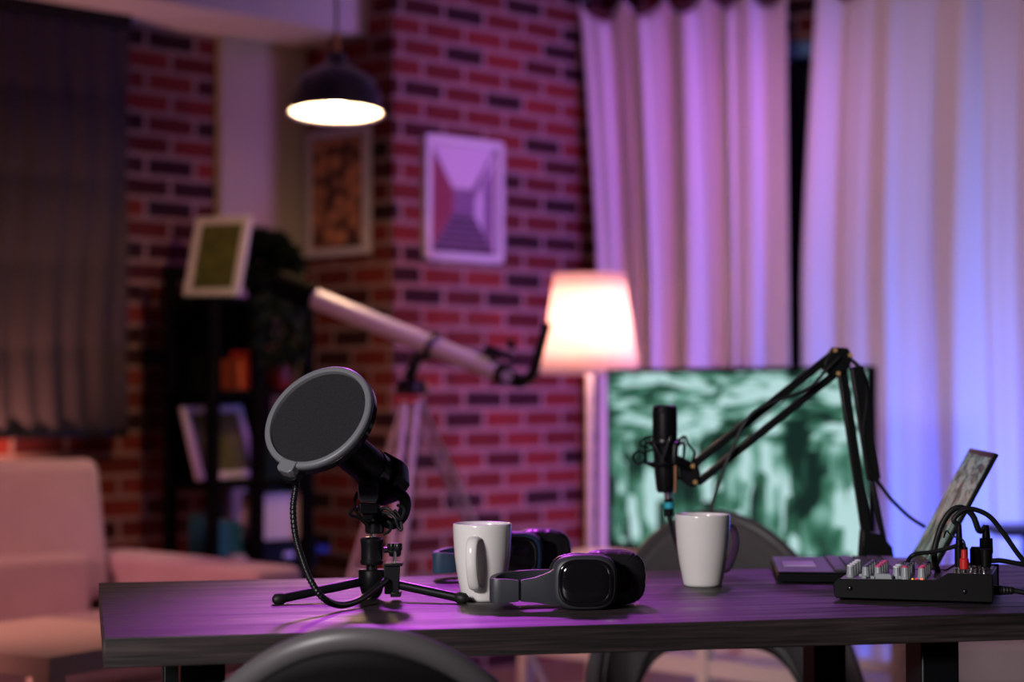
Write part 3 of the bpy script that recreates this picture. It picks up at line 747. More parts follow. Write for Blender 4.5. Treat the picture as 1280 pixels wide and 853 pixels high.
hb = SZ(615, 340)-zbx
m = MB(); W_ = .195
for k in (-1, 1): m.box(bc+ND*(k*.055)+UP*(zbx+hb/2), (W_, .008, hb), RD, ND, UP); m.box(bc+RD*(k*(W_/2-.004))+UP*(zbx+hb/2), (.008, .102, hb), RD, ND, UP)
m.box(bc+UP*(zbx+.005), (W_-.016, .102, .01), RD, ND, UP); m.build('planter_box', 'white', t, smooth=False)
m = MB(); m.box(bc+UP*(zbx+hb-.02), (W_-.018, .1, .01), RD, ND, UP); m.build('soil', 'shelf', t, smooth=False)
m = MB()
for k in range(420):
    p = bc+RD*random.uniform(-.088, .088)+ND*random.uniform(-.045, .045)+UP*(zbx+hb-.018)
    h = random.uniform(.13, .235); b = V((random.uniform(-.02,.02), random.uniform(-.02,.02), 0)); sd = V((random.uniform(-1,1), random.uniform(-1,1), 0)).normalized()*.003
    m.quad([p-sd, p+sd, p+sd*.8+b*.4+UP*h*.6, p+b+UP*h, p-sd*.8+b*.4+UP*h*.6])
m.build('grass_blades', 'grass', t, smooth=False)
kp = Q(297, sh_off+.10)+UP*lv[3]
t = thing('cup', 'small pale cup on the lowest shelf board beside the teal bag', 'cup', kp)
m = MB(); m.lathe([(.02,0),(.028,.03),(.030,.062),(.027,.062),(.025,.03),(.001,.005)], kp, (0,0,1), 24, False); m.build('body', 'white', t)
m = MB(); m.torus(kp+V((.033,-.01,.034)), (.3,1,0), .014, .003, 20, 6); m.build('handle', 'white', t)
bp_ = Q(396, sh_off+.02)  # spill of blue light at the shelf end, built as a coloured bracket
t = thing('blue_spill', 'blue bracket shape modelling light spill at the right end of the lowest shelf board', 'light spill', bp_+UP*lv[3])
t.name = 'light_spill_bracket'; WM[t.name] = Matrix.Translation(bp_+UP*lv[3])
zz = lv[3]
m = MB(); m.box(bp_-RD*.0+UP*(zz+.055), (.085, .04, .022), RD, ND, UP); m.build('top_bar', 'spillblue', t, bevel=.003)
m = MB(); m.box(bp_-RD*.034+UP*(zz+.022), (.018, .04, .044), RD, ND, UP); m.build('foot', 'spillblue', t, bevel=.003)

# ------------------------------------------------------------------ desk
Fl = T(129.5, 798.3); Fr = T(1280, 762)
U = V((math.cos(R(12.6)), math.sin(R(12.6)), 0)); Vd = V((-U.y, U.x, 0))
DL, DD, DT = 1.65, .65, .034
t = thing('desk', 'dark wood grained desk with black square steel legs carrying the recording gear', 'desk', (Fl.x, Fl.y, 0), R(12.6))
m = LM(); m.box((DL/2, DD/2, .75-DT/2), (DL, DD, DT)); m.build('desktop', 'wood', t, bevel=.0012)
def desk_leg(x, y, w_):
    m = LM(); m.box((x, y, (.75-DT)/2), (w_, w_, .75-DT)); m.build('leg', 'blackm', t, bevel=.003)
for (x, y) in ((.115, .075), (1.048, .075), (.115, .575), (1.10, .575)): desk_leg(x, y, .052)
m = LM()
m.box((.5975, .325, .706), (.94, .03, .020))
for x in (.115, 1.08): m.box((x, .36, .706), (.03, .38, .020))
m.build('frame', 'blackm', t, bevel=.002)

# ------------------------------------------------------------------ chairs
def make_chair(name, label, loc, rz):
    """tub chair, back towards local -y, seat faces +y"""
    t = thing(name, label, 'chair', loc, rz, 'grey tub chairs at the desk')
    Rw, H0, HB = .255, .46, .325
    def top(ph): return H0+HB*max(0, math.cos(ph))**1.25 if abs(ph) < R(90) else H0
    def P_(ph, f, inset=0):
        lean_ = .045*f
        z0 = .37+.15*max(0, 1-(abs(ph)/R(50))**4)
        z = z0+(top(ph)-z0)*f
        r = (Rw-.018*(1-f)**1.5-inset)
        return V((r*math.sin(ph), -(r*.86+lean_)*math.cos(ph), z))
    N = 56
    m = LM(); m.grid(lambda u, v: P_(R(-105+210*u), v*.985), N, 14); m.build('shell', 'chair', t, thick=.016, angle=60)
    m = LM(); m.tube([P_(R(-105+210*k/40), 1)+V((0,0,-.010)) for k in range(41)], .0145, 12, 2); m.build('rim', 'chair', t)
    m = LM(); m.grid(lambda u, v: P_(R(-86+172*u), .02+v*(.905-.25*abs(2*u-1)**8), -.010), N, 12); m.build('back_cover', 'chairin', t, thick=.004)
    m = LM(); m.grid(lambda u, v: P_(R(-88+176*u), .15+v*(.80-.3*abs(2*u-1)**6), .013), N, 12); m.build('back_pad', 'pad', t, thick=.012)
    m = LM(); 
    poly = [(.235*math.cos(a)*(1), .215*math.sin(a)+.0) for a in [2*math.pi*k/40 for k in range(40)]]
    m.prism([(x, y+.02 if y > 0 else y) for x, y in poly], (0, 0, .385), (1,0,0), (0,1,0), (0,0,1), .05); m.build('seat', 'pad', t, bevel=.018, seg=4)
    for sx in (-1, 1):
        for sy in (-1, 1):
            m = LM(); m.tube([(sx*.12, sy*.11, .39), (sx*.23, sy*.22, .005)], lambda u: .014-.005*u, 12, 0); m.build('leg', 'blackm', t)
    return t
fc = P(452, 788, 2.02)
c1 = make_chair('tub_chair', 'grey rimmed tub chair, top of its back just before the desk at the bottom edge', (fc.x, fc.y+.235, 0), R(0))
c1.location.z = 0
fb = P(893, 640, 3.88)
c2 = make_chair('tub_chair', 'grey tub chair behind the desk, facing the camera, below the television', (fb.x, fb.y-.22, 0), R(180))

# ------------------------------------------------------------------ mugs
def make_mug(label, loc, hang, g='white mugs on the desk'):
    t = thing('mug', label, 'mug', loc, 0, g)
    prof = [(.001,.003),(.023,.003),(.0245,0),(.0268,.0006),(.0283,.004),(.0300,.014),(.0325,.026),(.0352,.042),(.0375,.060),(.0388,.078),(.0395,.092),(.0397,.1008),(.0392,.1028),(.0378,.1034),(.0366,.1022),(.0362,.098),(.0355,.078),(.0340,.058),(.0318,.042),(.029,.026),(.024,.012),(.001,.008)]
    m = LM(); m.lathe(prof, seg=64, cap=False); m.build('body', 'porcelain', t, angle=80)
    a = hang; dx, dy = math.cos(a), math.sin(a)
    pts = [(.0375,.083),(.047,.0855),(.057,.080),(.0615,.066),(.060,.050),(.053,.034),(.044,.022),(.0325,.020)]
    m = LM()
    c = catmull([V((r*dx, r*dy, z)) for r, z in pts], 6)
    def fn(u, v):
        i = min(len(c)-1, int(round(v*(len(c)-1)))); p = c[i]; tt = (c[min(i+1, len(c)-1)]-c[max(i-1, 0)]).normalized()
        sd = V((-dy, dx, 0)); nn = tt.cross(sd); b = 2*math.pi*u
        wd = .0075+.0015*abs(2*v-1)**3; return p+sd*(wd*math.cos(b))+nn*(.0042*math.sin(b))
    m.grid(fn, 20, len(c), True); m.build('handle', 'porcelain', t)
    return t
g1 = T(603, 750.5); make_mug('white mug with its handle toward the camera, beside the tabletop tripod', g1, R(-103))
g2 = T(878.5, 732.5); make_mug('white mug with its handle to the right, standing alone mid desk', g2, R(33))

# ------------------------------------------------------------------ headphones
def make_headphones(label, loc, rz, band_mt, sc=1.0):
    """lying on the side, near cup outer face towards local -y, band to -x"""
    t = thing('headphones', label, 'headphones', loc, rz, 'over ear headphones on the desk')
    z0 = .036*sc
    def cup_prism(y0, y1, w0, w1, dz=0, cx=0, r=.028, n=7):
        out = LM()
        rings = []
        steps = 6
        for k in range(steps+1):
            f = k/steps; rings.append((y0+(y1-y0)*f, w0+(w1-w0)*math.sin(f*math.pi/2)))
        return rings
    def cup(cx, cy, sgn, nm):
        # sgn -1: outer face to -y ; rings of superellipse
        NS = 144
        def ringshape(w_, h_, rip=0):
            out = []
            for k in range(NS):
                a = 2*math.pi*k/NS; e = .62; q_ = 1+rip*(math.sin(36*a)+.5*math.sin(23*a+1)); w2, h2_ = w_*q_, h_*q_
                ca, sa = math.cos(a), math.sin(a)
                out.append((w2*math.copysign(abs(ca)**e, ca), h2_*math.copysign(abs(sa)**e, sa)))
            return out
        def loft(rings, name, mt, par=t):
            m = LM(); pr = [[V((cx+x, cy+yy, z0+z)) for x, z in ringshape(w_, h_, rp[0] if rp else 0)] for (yy, w_, h_, *rp) in rings]
            i = 0
            for rg in pr: m.v += rg
            for j in range(len(pr)-1):
                for k in range(NS): m.f.append((j*NS+k, j*NS+(k+1) % NS, (j+1)*NS+(k+1) % NS, (j+1)*NS+k))
            m.f.append(tuple(range(NS))[::-1]); m.f.append(tuple((len(pr)-1)*NS+k for k in range(NS)))
            return m.build(name, mt, par, angle=50)
        s_ = sgn
        sh_ = loft([(s_*.0155,.031,.0265),(s_*.0145,.0365,.0315),(s_*.010,.0405,.0348),(s_*.002,.0425,.036),(-s_*.006,.041,.0350),(-s_*.009,.037,.031)], 'ear_cup', band_mt)
        loft([(s_*.0140,.0352,.0302),(s_*.0165,.0350,.0300),(s_*.0182,.0335,.0286),(s_*.0182,.0312,.0265),(s_*.0170,.0300,.0254)], 'bezel', 'blackg', sh_)
        loft([(s_*.0170,.0302,.0256),(s_*.0182,.0285,.0240),(s_*.0190,.021,.017)], 'cover_plate', 'blackg', sh_)
        loft([(-s_*.0085,.037,.0315),(-s_*.011,.0425,.0350,.004),(-s_*.016,.0445,.0356,.007),(-s_*.021,.0435,.0350,.009),(-s_*.027,.038,.0315,.012),(-s_*.0275,.024,.019),(-s_*.020,.020,.015)], 'ear_pad', 'leather', sh_)
        return sh_
    cup(0, 0, -1, 'near'); cup(.042, .066, 1, 'far')
    # yokes and headband: ribbon standing on edge, U shaped
    path = [V((-.030, -.006, 0)), V((-.050, -.010, 0)), V((-.070, -.012, 0)), V((-.088, -.012, 0))]
    def ribbon(pts, hts, th, name, mt, par=t, zoff=0):
        c = catmull(pts, 6); n = len(c); m = LM()
        def H(f):
            x = f*(len(hts)-1); i = min(len(hts)-2, int(x)); return hts[i]+(hts[i+1]-hts[i])*(x-i)
        i0 = 0
        for j, p in enumerate(c):
            tt = (c[min(j+1, n-1)]-c[max(j-1, 0)]); tt.z = 0; tt.normalize(); nn = V((-tt.y, tt.x, 0)); h = H(j/(n-1))/2; cz = p.z
            for (a, b) in ((-1,-.8),(-.8,-1),(.8,-1),(1,-.8),(1,.8),(.8,1),(-.8,1),(-1,.8)):
                m.v.append(V((p.x, p.y, cz))+nn*(a*th/2)+UP*(b*h))
        for j in range(n-1):
            for k in range(8): m.f.append((j*8+k, j*8+(k+1) % 8, (j+1)*8+(k+1) % 8, (j+1)*8+k))
        m.f.append(tuple(range(8))[::-1]); m.f.append(tuple((n-1)*8+k for k in range(8)))
        return m.build(name, mt, par)
    ribbon([V((-.026,-.005,z0-.001)), V((-.045,-.008,z0-.007)), V((-.065,-.009,z0-.009)), V((-.082,-.009,z0-.010))], [.058, .042, .031, .027], .009, 'yoke', band_mt)
    ribbon([V((-.082,-.009,z0-.010)), V((-.0855,-.009,z0-.010))], [.024,.024], .007, 'hinge', 'blackg')
    ribbon([V((-.0855,-.009,z0-.010)), V((-.100,-.009,z0-.010)), V((-.1135,-.008,z0-.010)), V((-.117,.000,z0-.010)), V((-.114,.03,z0-.010)), V((-.10,.055,z0-.008)), V((-.06,.078,z0-.006)), V((.0,.080,z0-.005))], [.027,.030,.031,.031,.031,.031,.029,.027], .009, 'headband', band_mt)
    ribbon([V((.0,.080,z0-.004)), V((.012,.078,z0-.002)), V((.024,.074,z0))], [.027,.036,.052], .008, 'yoke', band_mt)
    return t
h1 = T(731, 765); make_headphones('black and charcoal headphones lying in front of the mugs, near the desk front edge', V((h1.x, h1.y+.02, .75)), R(4), 'hpgrey')
h2 = T(668, 727); make_headphones('navy banded black headphones half hidden behind the white mug', V((h2.x-.030, h2.y+.02, .75)), R(0), 'hpblue')

# ------------------------------------------------------------------ tabletop tripod with microphone and pop filter
HY = 2.60
hub = P(466, 735, HY); hx, hy = hub.x, hub.y
t = thing('tabletop_tripod', 'small black tabletop tripod with ball head holding the angled microphone', 'tripod', (hx, hy, .75))
def zpx(py, Y=HY): return P(466, py, Y).z
m = MB(); c0 = V((hx-.0015, hy, 0)); s = HY/2400
z = zpx
m.lathe([(9*s, z(747)), (13*s, z(741)), (16*s, z(730)), (16.5*s, z(714)), (15*s, z(712))], c0, (0,0,1), 32); m.build('hub', 'blackp', t)
m = MB(); m.lathe([(7*s, z(712)), (7*s, z(706)), (13*s, z(706)), (14.5*s, z(704)), (14.5*s, z(700)), (13.8*s, z(699.5)), (13.8*s, z(680)), (14.5*s, z(679)), (14.5*s, z(674)), (12*s, z(672)), (6*s, z(671))], c0, (0,0,1), 32); bh = m.build('ball_head', 'blacks', t)
m = MB(); m.cyl(c0+UP*z(672)+V((0,0,0)), c0+UP*z(662), 2.5*s); m.build('stem', 'chrome', t)
m = MB(); m.lathe([(11*s, z(667)), (12.5*s, z(664)), (12.5*s, z(654)), (9*s, z(651)), (9*s, z(648)), (13*s, z(646)), (13*s, z(640)), (7*s, z(637)), (7*s, z(630))], c0+V((.004,0,0)), (0,0,1), 32); m.build('mount_plate', 'blacks', t)
m = MB(); kb = P(480, 688, HY-.006)
m.cyl(kb, kb+V((.007,0,0)), .004, seg=12); m.lathe([(.008,0),(.009,.003),(.009,.014),(.006,.016)], kb+V((.007,0,0)), (1,0,0), 16); m.build('locking_knob', 'blacks', t)
for (tx, ty, r_) in ((346, 755, 0), (580, 754, 0), (468, 739, 0)):
    tip = T(tx, ty+1, .75)+UP*.0065
    dr = V((tip.x-hx, tip.y-hy, 0)).normalized(); st = V((hx, hy, .775))+dr*.012
    m = MB(); m.tube([st, tip-(tip-st).normalized()*.006], .0062, 14, 0); lg = m.build('leg', 'blacks', t)
    e = (tip-st).normalized(); m = MB(); m.lathe([(.0058,-.012),(.0078,-.008),(.0078,.001),(.0045,.005)], tip, e, 16); m.build('rubber_foot', 'rubber', lg)

# microphone in its shock mount
ma = P(428, 556, 2.53); mb = P(488, 606, 2.62); md = (mb-ma).normalized(); mL = (mb-ma).length
t = thing('studio_microphone', 'black cylindrical studio microphone tilted behind the round pop filter', 'microphone', ma)
m = MB(); m.lathe([(.020,-.05),(.0245,-.046),(.0255,-.04),(.0255,mL*.55)], ma, md, 40); m.build('head_grille', 'blackp', t)
m = MB(); m.lathe([(.0265,mL*.55),(.0268,mL*.58),(.0268,mL*.98),(.024,mL*1.05),(.018,mL*1.12),(.012,mL*1.15)], ma, md, 40); m.build('body', 'blacks', t)
m = MB()
ce = P(484, 612, 2.605)
# angular shock mount cradle
X3, Y3, Z3 = frame_of(md)
def octo(r, h): return [(r*math.cos(R(22.5+45*k)), r*math.sin(R(22.5+45*k))) for k in range(8)]
m.lathe([(.0262,.0),(.034,.002),(.0355,.010),(.0345,.028),(.031,.036),(.0262,.037)], ma+md*(mL*.72), md, 8, False); m.build('shock_mount_ring', 'blackp', t, angle=20)
m = MB(); m.tube([P(492, 612, 2.57), P(506, 625, 2.575), P(503, 645, 2.585), P(490, 655, 2.595), P(476, 648, 2.60)], .008, 12); m.build('cradle_arm', 'blackp', t)
# clip block with slot
cb = P(461, 615, 2.545); bd = V((1,.25,0)).normalized(); bn = V((.25,-1,0)).normalized()
m = MB(); m.prism([(-.0125,-.009),(-.010,-.014),(.010,-.014),(.0125,-.009),(.0125,.010),(.009,.014),(-.0105,.014),(-.014,.010)], cb, bd, UP, -bn, .012); m.build('clip', 'hpgrey', t, bevel=.001)
m = MB(); m.box(cb+bn*.001+UP*.008, (.010, .003, .003), bd, bn, UP); m.build('clip_slot', 'blackg', t)
m = MB(); m.box(cb-UP*.022-bn*.006, (.024, .014, .014), bd, bn, UP); m.box(cb-UP*.031-bn*.010, (.012, .012, .012), bd, bn, UP); m.build('clip_base', 'blackp', t, bevel=.001)
for pts in ([(447,616,2.57),(443,630,2.565),(450,646,2.57),(462,652,2.58)], [(452,634,2.57),(440,638,2.56),(438,644,2.56),(449,648,2.57),(460,658,2.58)],
            [(470,640,2.56),(484,636,2.55),(500,650,2.55),(505,636,2.56),(497,632,2.57)], [(476,640,2.56),(492,646,2.55),(498,660,2.55),(502,662,2.55),(500,648,2.555),(493,638,2.56)],
            [(484,652,2.57),(489,656,2.57),(487,664,2.575),(480,668,2.58)]):
    m = MB(); m.tube([P(*p) for p in pts], .0022, 8); m.build('elastic_cord', 'rubber', t)

# pop filter
dc = P(398, 522, 2.465); n_ = V((-.390, -.743, .543)).normalized()
t = thing('pop_filter', 'round black mesh pop filter with grey ring on a gooseneck, before the microphone', 'pop filter', dc)
Rr = .0762
m = MB(); m.lathe([(Rr-.0085,.0),(Rr-.0075,.0035),(Rr-.002,.0045),(Rr,.003),(Rr+.0005,.0),(Rr+.0005,-.0055),(Rr-.0008,-.007),(Rr-.0085,-.007),(Rr-.0085,.0)], dc, n_, 96, False); m.build('ring', 'ringgrey', t, angle=50)
m = MB(); m.lathe([(Rr-.0006,-.0066),(Rr+.0009,-.0066),(Rr+.0009,-.0135),(Rr-.002,-.0155),(Rr-.009,-.0155),(Rr-.009,-.0066)], dc, n_, 96, False); m.build('rear_ring', 'blackg', t, angle=50)
m = MB(); m.lathe([(.0001,-.0015),(Rr*.5,-.0013),(Rr-.008,-.0015)], dc, n_, 72, False); m.build('front_mesh', 'pmesh', t)
m = MB(); m.lathe([(.0001,-.012),(Rr-.008,-.012)], dc, n_, 48, False); m.build('rear_mesh', 'pmesh', t)
cl = P(373.5, 582, 2.452)
Yd = (V((0,0,1))-n_*n_.z).normalized(); dcl = (cl-dc); dcl = (dcl-n_*dcl.dot(n_)).normalized(); Xd = dcl.cross(n_)
cl = dc+dcl*(Rr+.001)
m = MB(); m.prism([(-.0125,-.008),(.0125,-.008),(.0125,.006),(.008,.010),(-.008,.010),(-.0125,.006)], cl-n_*.008, Xd, dcl, n_, .015); m.build('clip', 'ringgrey', t, bevel=.0015)
m = MB(); m.prism([(-.0125,-.010),(.0125,-.010),(.0125,.010),(.006,.014),(-.006,.014),(-.0125,.010)], cl-n_*.018, Xd, dcl, n_, .010); m.build('clip_back', 'blackp', t, bevel=.001)
ge = P(482, 726, 2.568)
gp = [cl+dcl*.006-n_*.006, P(370, 603, 2.458), P(366.5, 635, 2.455), P(369.5, 670, 2.45), P(378, 700, 2.44), P(389, 727, 2.43), P(404, 748, 2.43), P(425, 757, 2.46), P(448, 751, 2.50), P(467, 738, 2.54), ge]
m = MB()
gc = catmull([V(p) for p in gp], 24)
m.tube(gc, lambda u: .0042+(.0005*math.sin(u*len(gc)*math.pi*.5) if u < .62 else .0003), 12, 0); m.build('gooseneck', 'blacks', t, angle=80)
gl = gc[int(len(gc)*.62)]
m = MB(); m.tube(gc[-14:], .0052, 12, 0); m.build('gooseneck_end', 'blacks', t)
# C clamp
kc = P(489, 724, 2.575)
m = MB(); m.prism([(-.009,-.020),(.010,-.022),(.012,.020),(-.010,.018)], kc-V((0,.0,0)), V((1,0,0)), UP, V((0,1,0)), .006)
m.box(kc+V((.003,.010,.019)), (.024,.028,.004)); m.box(kc+V((.006,.010,-.021)), (.014,.026,.006)); m.build('clamp', 'blacks', t, bevel=.001)
sp_ = kc+V((.004, .012, .021))
m = MB(); m.cyl(sp_-UP*.004, sp_+UP*.016, .0022, seg=12); m.build('clamp_screw', 'chrome', t)
m = MB()
def knob(u, v):
    a = 2*math.pi*u; r = .0085+.0016*math.cos(6*a); rr = [0, r*.92, r, r, r*.9, 0][int(round(v*5))]; h = [0, 0, .0012, .0085, .0098, .0098][int(round(v*5))]
    return sp_+V((rr*math.cos(a), rr*math.sin(a), .016+h))
m.grid(knob, 60, 6, True); m.build('clamp_knob', 'blacks', t)

# ------------------------------------------------------------------ boom arm with microphone
BY = 3.16
def B(px, py, o=0): return P(px, py, BY+o)
base_pt = B(1098, 690); edge = None
t = thing('boom_arm', 'black scissor boom arm clamped behind the laptop, folded over to the left', 'microphone arm', (base_pt.x, base_pt.y, .75))
m = MB(); m.prism([(-.030,0),(.026,0),(.022,.024),(.004,.045),(-.026,.052)], V((B(1096,690).x, BY-.02, .752)), (1,0,0), UP, (0,1,0), .035); m.build('base_clamp', 'blackm', t, bevel=.002)
for (a, b, r_, nm) in (((1052,462),(1086,688),.0105,'lower_bar'), ((1070,458),(1092,600),.014,'lower_bar'), ((1088,590),(1107,686),.0055,'lower_bar'),
                   ((1045,440),(868,580),.0088,'upper_bar'), ((1046,466),(872,604),.0084,'upper_bar')):
    m = MB(); A3, B3 = B(*a), B(*b); dd = (B3-A3).normalized(); sd = V((0,1,0)); m.box((A3+B3)/2, ((B3-A3).length, r_*1.6, r_*1.5), dd, sd, dd.cross(sd)); m.build(nm, 'blackm', t, bevel=.002, seg=2)
m = MB(); m.prism([(x*BY/2400, -y*BY/2400) for x, y in ((-18,2),(-8,-14),(10,-13),(16,-2),(12,12),(2,20),(-10,22),(-20,14))], B(1050, 448, -.014), (1,0,0), UP, (0,1,0), .028); el = m.build('elbow', 'blackm', t, bevel=.002)
for (x, y) in ((1044,438),(1063,444),(1048,467),(866,583),(869,603),(1107,679)):
    m = MB(); m.cyl(B(x, y, -.017), B(x, y, -.010), .0036, seg=12); m.build('bolt', 'gold', t)
m = MB(); m.prism([(x*BY/2400, -y*BY/2400) for x, y in ((-14,-6),(8,-9),(12,2),(8,18),(0,20),(-12,12))], B(864, 590, -.012), (1,0,0), UP, (0,1,0), .024); m.build('end_bracket', 'blackm', t, bevel=.002)
for off, (a, b) in enumerate((((1030,452),(960,508)), ((1015,475),(935,535)))):
    A3, B3 = B(*a, -.004), B(*b, -.004); pts = []
    L3 = (B3-A3); n3 = L3.cross(V((0,1,0))).normalized()
    for k in range(121):
        f = k/120; a3 = f*2*math.pi*30; pts.append(A3+L3*f+n3*(.003*math.cos(a3))+V((0, .003*math.sin(a3), 0)))
    m = MB(); m.tube(pts, .0007, 5, 0); m.build('spring', 'blackm', t)
m = MB(); m.tube([B(1064,450,.0), B(1078,465,-.005), B(1084,500,-.01), B(1079,545,-.01), B(1086,585,-.012), B(1096,600,-.01), B(1112,622,-.01), B(1135,645,-.0), B(1156,659,.01)], .0030, 8); m.build('arm_cable', 'rubber', t)
m = MB(); m.tube([B(1050,446,-.018), B(1034,462,-.02), B(1010,486,-.02), B(975,500,-.02), B(945,514,-.02), B(930,530,-.02), B(915,562,-.02), B(900,600,-.02), B(888,640,-.02), B(886,655,-.02)], .0028, 8); m.build('hanging_cable', 'rubber', t)

t = thing('condenser_microphone', 'black condenser microphone held upright by the boom arm in a shock mount', 'microphone', B(831, 560))
s = BY/2400; MX = B(831, 507).x
def zb_(py): return B(831, py).z
mc = V((MX, BY, 0))
m = MB(); m.lathe([(.001, zb_(507)), (12*s, zb_(507)), (15.3*s, zb_(510)), (15.6*s, zb_(514)), (15.6*s, zb_(547))], mc, (0,0,-1), 32)
m = MB(); m.lathe([(15.6*s, zb_(548)), (15.6*s, zb_(514)), (15.0*s, zb_(509.5)), (12*s, zb_(507)), (.0001, zb_(506.5))], mc, (0,0,1), 32, True); m.build('head_grille', 'blackp', t)
m = MB(); m.lathe([(.0001, zb_(616)), (9*s, zb_(616)), (11*s, zb_(612)), (13.5*s, zb_(590)), (15*s, zb_(560)), (16.2*s, zb_(556)), (16.2*s, zb_(550)), (15.2*s, zb_(548))], mc, (0,0,1), 32); m.build('body', 'blacks', t)
m = MB(); m.lathe([(3*s,0),(3*s,.003)], V((MX-6*s, BY-16*s, zb_(513))), (0,-1,.1), 12); m.build('screw', 'chrome', t)
m = MB(); m.lathe([(3*s,0),(3*s,.003)], V((MX-4*s, BY-17*s, zb_(546))), (0,-1,0), 12); m.build('badge', 'chrome', t)
for zz in (554, 580):
    m = MB(); m.torus(V((MX, BY, zb_(zz))), (0,0,1), 21*s, 2.2*s, 32, 8); m.build('shock_mount_ring', 'blackm', t)
m = MB()
for k in range(8):
    a = 2*math.pi*k/8+.2; da = .5*(1 if k % 2 else -1)
    m.tube([V((MX+15*s*math.cos(a), BY+15*s*math.sin(a), zb_(560))), V((MX+(24+4*(k%2))*s*math.cos(a), BY+26*s*math.sin(a), zb_(546+8*(k % 2)))), V((MX+23*s*math.cos(a+da), BY+23*s*math.sin(a+da), zb_(578)))], .0017, 6)
m.build('elastic_cords', 'rubber', t)
for (px_, py_) in ((800, 575),):
    m = MB(); m.torus(B(799, 572), (0,1,.0), 8*s, .0018, 24, 6); m.tube([B(805,566), B(818,562)], .0022, 6, 0); m.tube([B(805,578), B(820,586)], .0022, 6, 0); m.build('mount_loop', 'blackm', t)
for pts in ([(812,560),(800,556),(806,548),(816,546)], [(846,552),(856,546),(860,556),(868,566),(864,580)], [(848,580),(862,590),(856,600),(846,596)]):
    m = MB(); m.tube([B(x, y, -.01) for x, y in pts], .0022, 6); m.build('mount_wire', 'blackm', t)
m = MB(); m.tube([B(844,556,-.02), B(843,575,-.022), B(845,600,-.02)], .006, 10); m.tube([B(843,575,-.02), B(858,582,-.01), B(864,590,.0)], .009, 10); m.build('mount_arm', 'blackm', t)
m = MB(); m.cyl(B(844.5,582,-.026), B(844,616,-.024), 2.2*s, 1.8*s, 10); m.build('mount_screw', 'copper', t)
t = thing('microphone_cable', 'black microphone cable with chrome plug and cyan ring hanging from the upright microphone', 'cable', B(835, 620))
m = MB(); m.cyl(B(834.5,613), B(835.5,624), 5*s, 5*s, 16); pl = m.build('plug_sleeve', 'chrome', t)
m = MB(); m.cyl(B(835.5,623.5), B(837,646), 5.6*s, 5.4*s, 20, .001); m.build('plug', 'blackp', t)
m = MB(); m.cyl(B(835.8,628), B(836.4,635.5), 6.3*s, 6.3*s, 20); m.build('ring', 'cyan', t)
dy_ = 2.92
m = MB(); m.tube([B(837,644), P(839,656,BY-.01), P(843,672,BY-.04), P(850,690,BY-.09), P(858,704,BY-.14), T(872,718,.754), T(890,718,.754), T(898,713,.7545), P(899,711,3.055), V((.331,3.072,.735)), V((.332,3.078,.66))], .0038, 8); m.build('wire', 'rubber', t)

# ------------------------------------------------------------------ laptop
L0 = V((.388, 2.815, .75)); lw = V((.0975, .9952, 0)); lu = V((.9952, -.0975, 0))     # lw: along the front edge, lu: towards the hinge
t = thing('laptop', 'open dark laptop seen from its side, behind the audio mixer', 'laptop', L0)
LW, LDp, LT = .265, .222, .016
m = MB(); m.prism([(0,.004),(.006,.002),(LDp,.002),(LDp,LT),(.004,LT-.002),(0,LT-.005)], L0, lu, UP, lw, LW); m.build('base', 'blackp', t, bevel=.001)
m = MB(); m.box(L0+lu*LDp/2+lw*LW/2+UP*(LT+.0004), (LDp-.004, LW-.006, .001), lu, lw, UP); m.build('palm_rest', 'lid', t)
m = MB(); m.box(L0+lu*.037+lw*LW/2+UP*(LT+.0014), (.048, .085, .001), lu, lw, UP); m.build('touchpad', 'alu', t)
kb_ = MB(); kb_.box(L0+lu*.138+lw*LW/2+UP*(LT+.001), (.11, LW-.02, .0008), lu, lw, UP); kbo = kb_.build('keyboard', 'blackp', t)
m = MB()
for r_ in range(5):
    for k in range(13): m.box(L0+lu*(.094+.0215*r_)+lw*(.022+.0185*k)+UP*(LT+.0026), (.018, .0158, .0028), lu, lw, UP)
m.build('keys', 'deckpanel', kbo, smooth=False)
hinge = L0+lu*(LDp-.002)+UP*(LT+.002)
su = (UP*.880+lu*.475).normalized(); SH = .197; LWn = su.cross(lw).normalized()
if LWn.dot(lu) > 0: LWn = -LWn
m = MB(); m.box(hinge+su*(SH/2)+lw*LW/2-LWn*.003, (SH, LW, .006), su, lw, LWn); ld_ = m.build('lid', 'blackp', t, bevel=.0012)
c_ = hinge+su*(SH/2+.002)+lw*LW/2+LWn*.0006
screen('screen', 'lapscreen', ld_, c_, lw, su, LW-.012, SH-.022)
m = MB(); m.cyl(hinge+lw*.03-LWn*.003, hinge+lw*(LW-.03)-LWn*.003, .004, seg=12); m.build('hinge', 'blackp', t)

# ------------------------------------------------------------------ audio mixer
A = T(1042, 750.5); mr_ = R(-17); ma_ = V((math.cos(mr_), math.sin(mr_), 0)); mbk = V((-ma_.y, ma_.x, 0))
t = thing('audio_mixer', 'black audio mixer with grey, white and pink knobs at the right of the desk', 'mixer', (A.x, A.y, .75), mr_)
MLn, MDp = .208, .165
side = [(.003,.003),(MLn,.003),(MLn,.040),(.150,.040),(.136,.0305),(.006,.0285),(.0,.024),(.0,.009)]
m = LM(); m.prism(side, (0,0,0), (1,0,0), (0,0,1), (0,1,0), .005); m.build('side_panel', 'blackp', t, bevel=.0012)
m = LM(); m.prism(side, (0,MDp-.005,0), (1,0,0), (0,0,1), (0,1,0), .005); m.build('side_panel', 'blackp', t, bevel=.0012)
body = [(.004,.0045),(MLn-.002,.0045),(MLn-.002,.037),(.150,.037),(.137,.0285),(.006,.0265)]
m = LM(); m.prism(body, (0,.005,0), (1,0,0), (0,0,1), (0,1,0), MDp-.01); m.build('chassis', 'deckpanel', t)
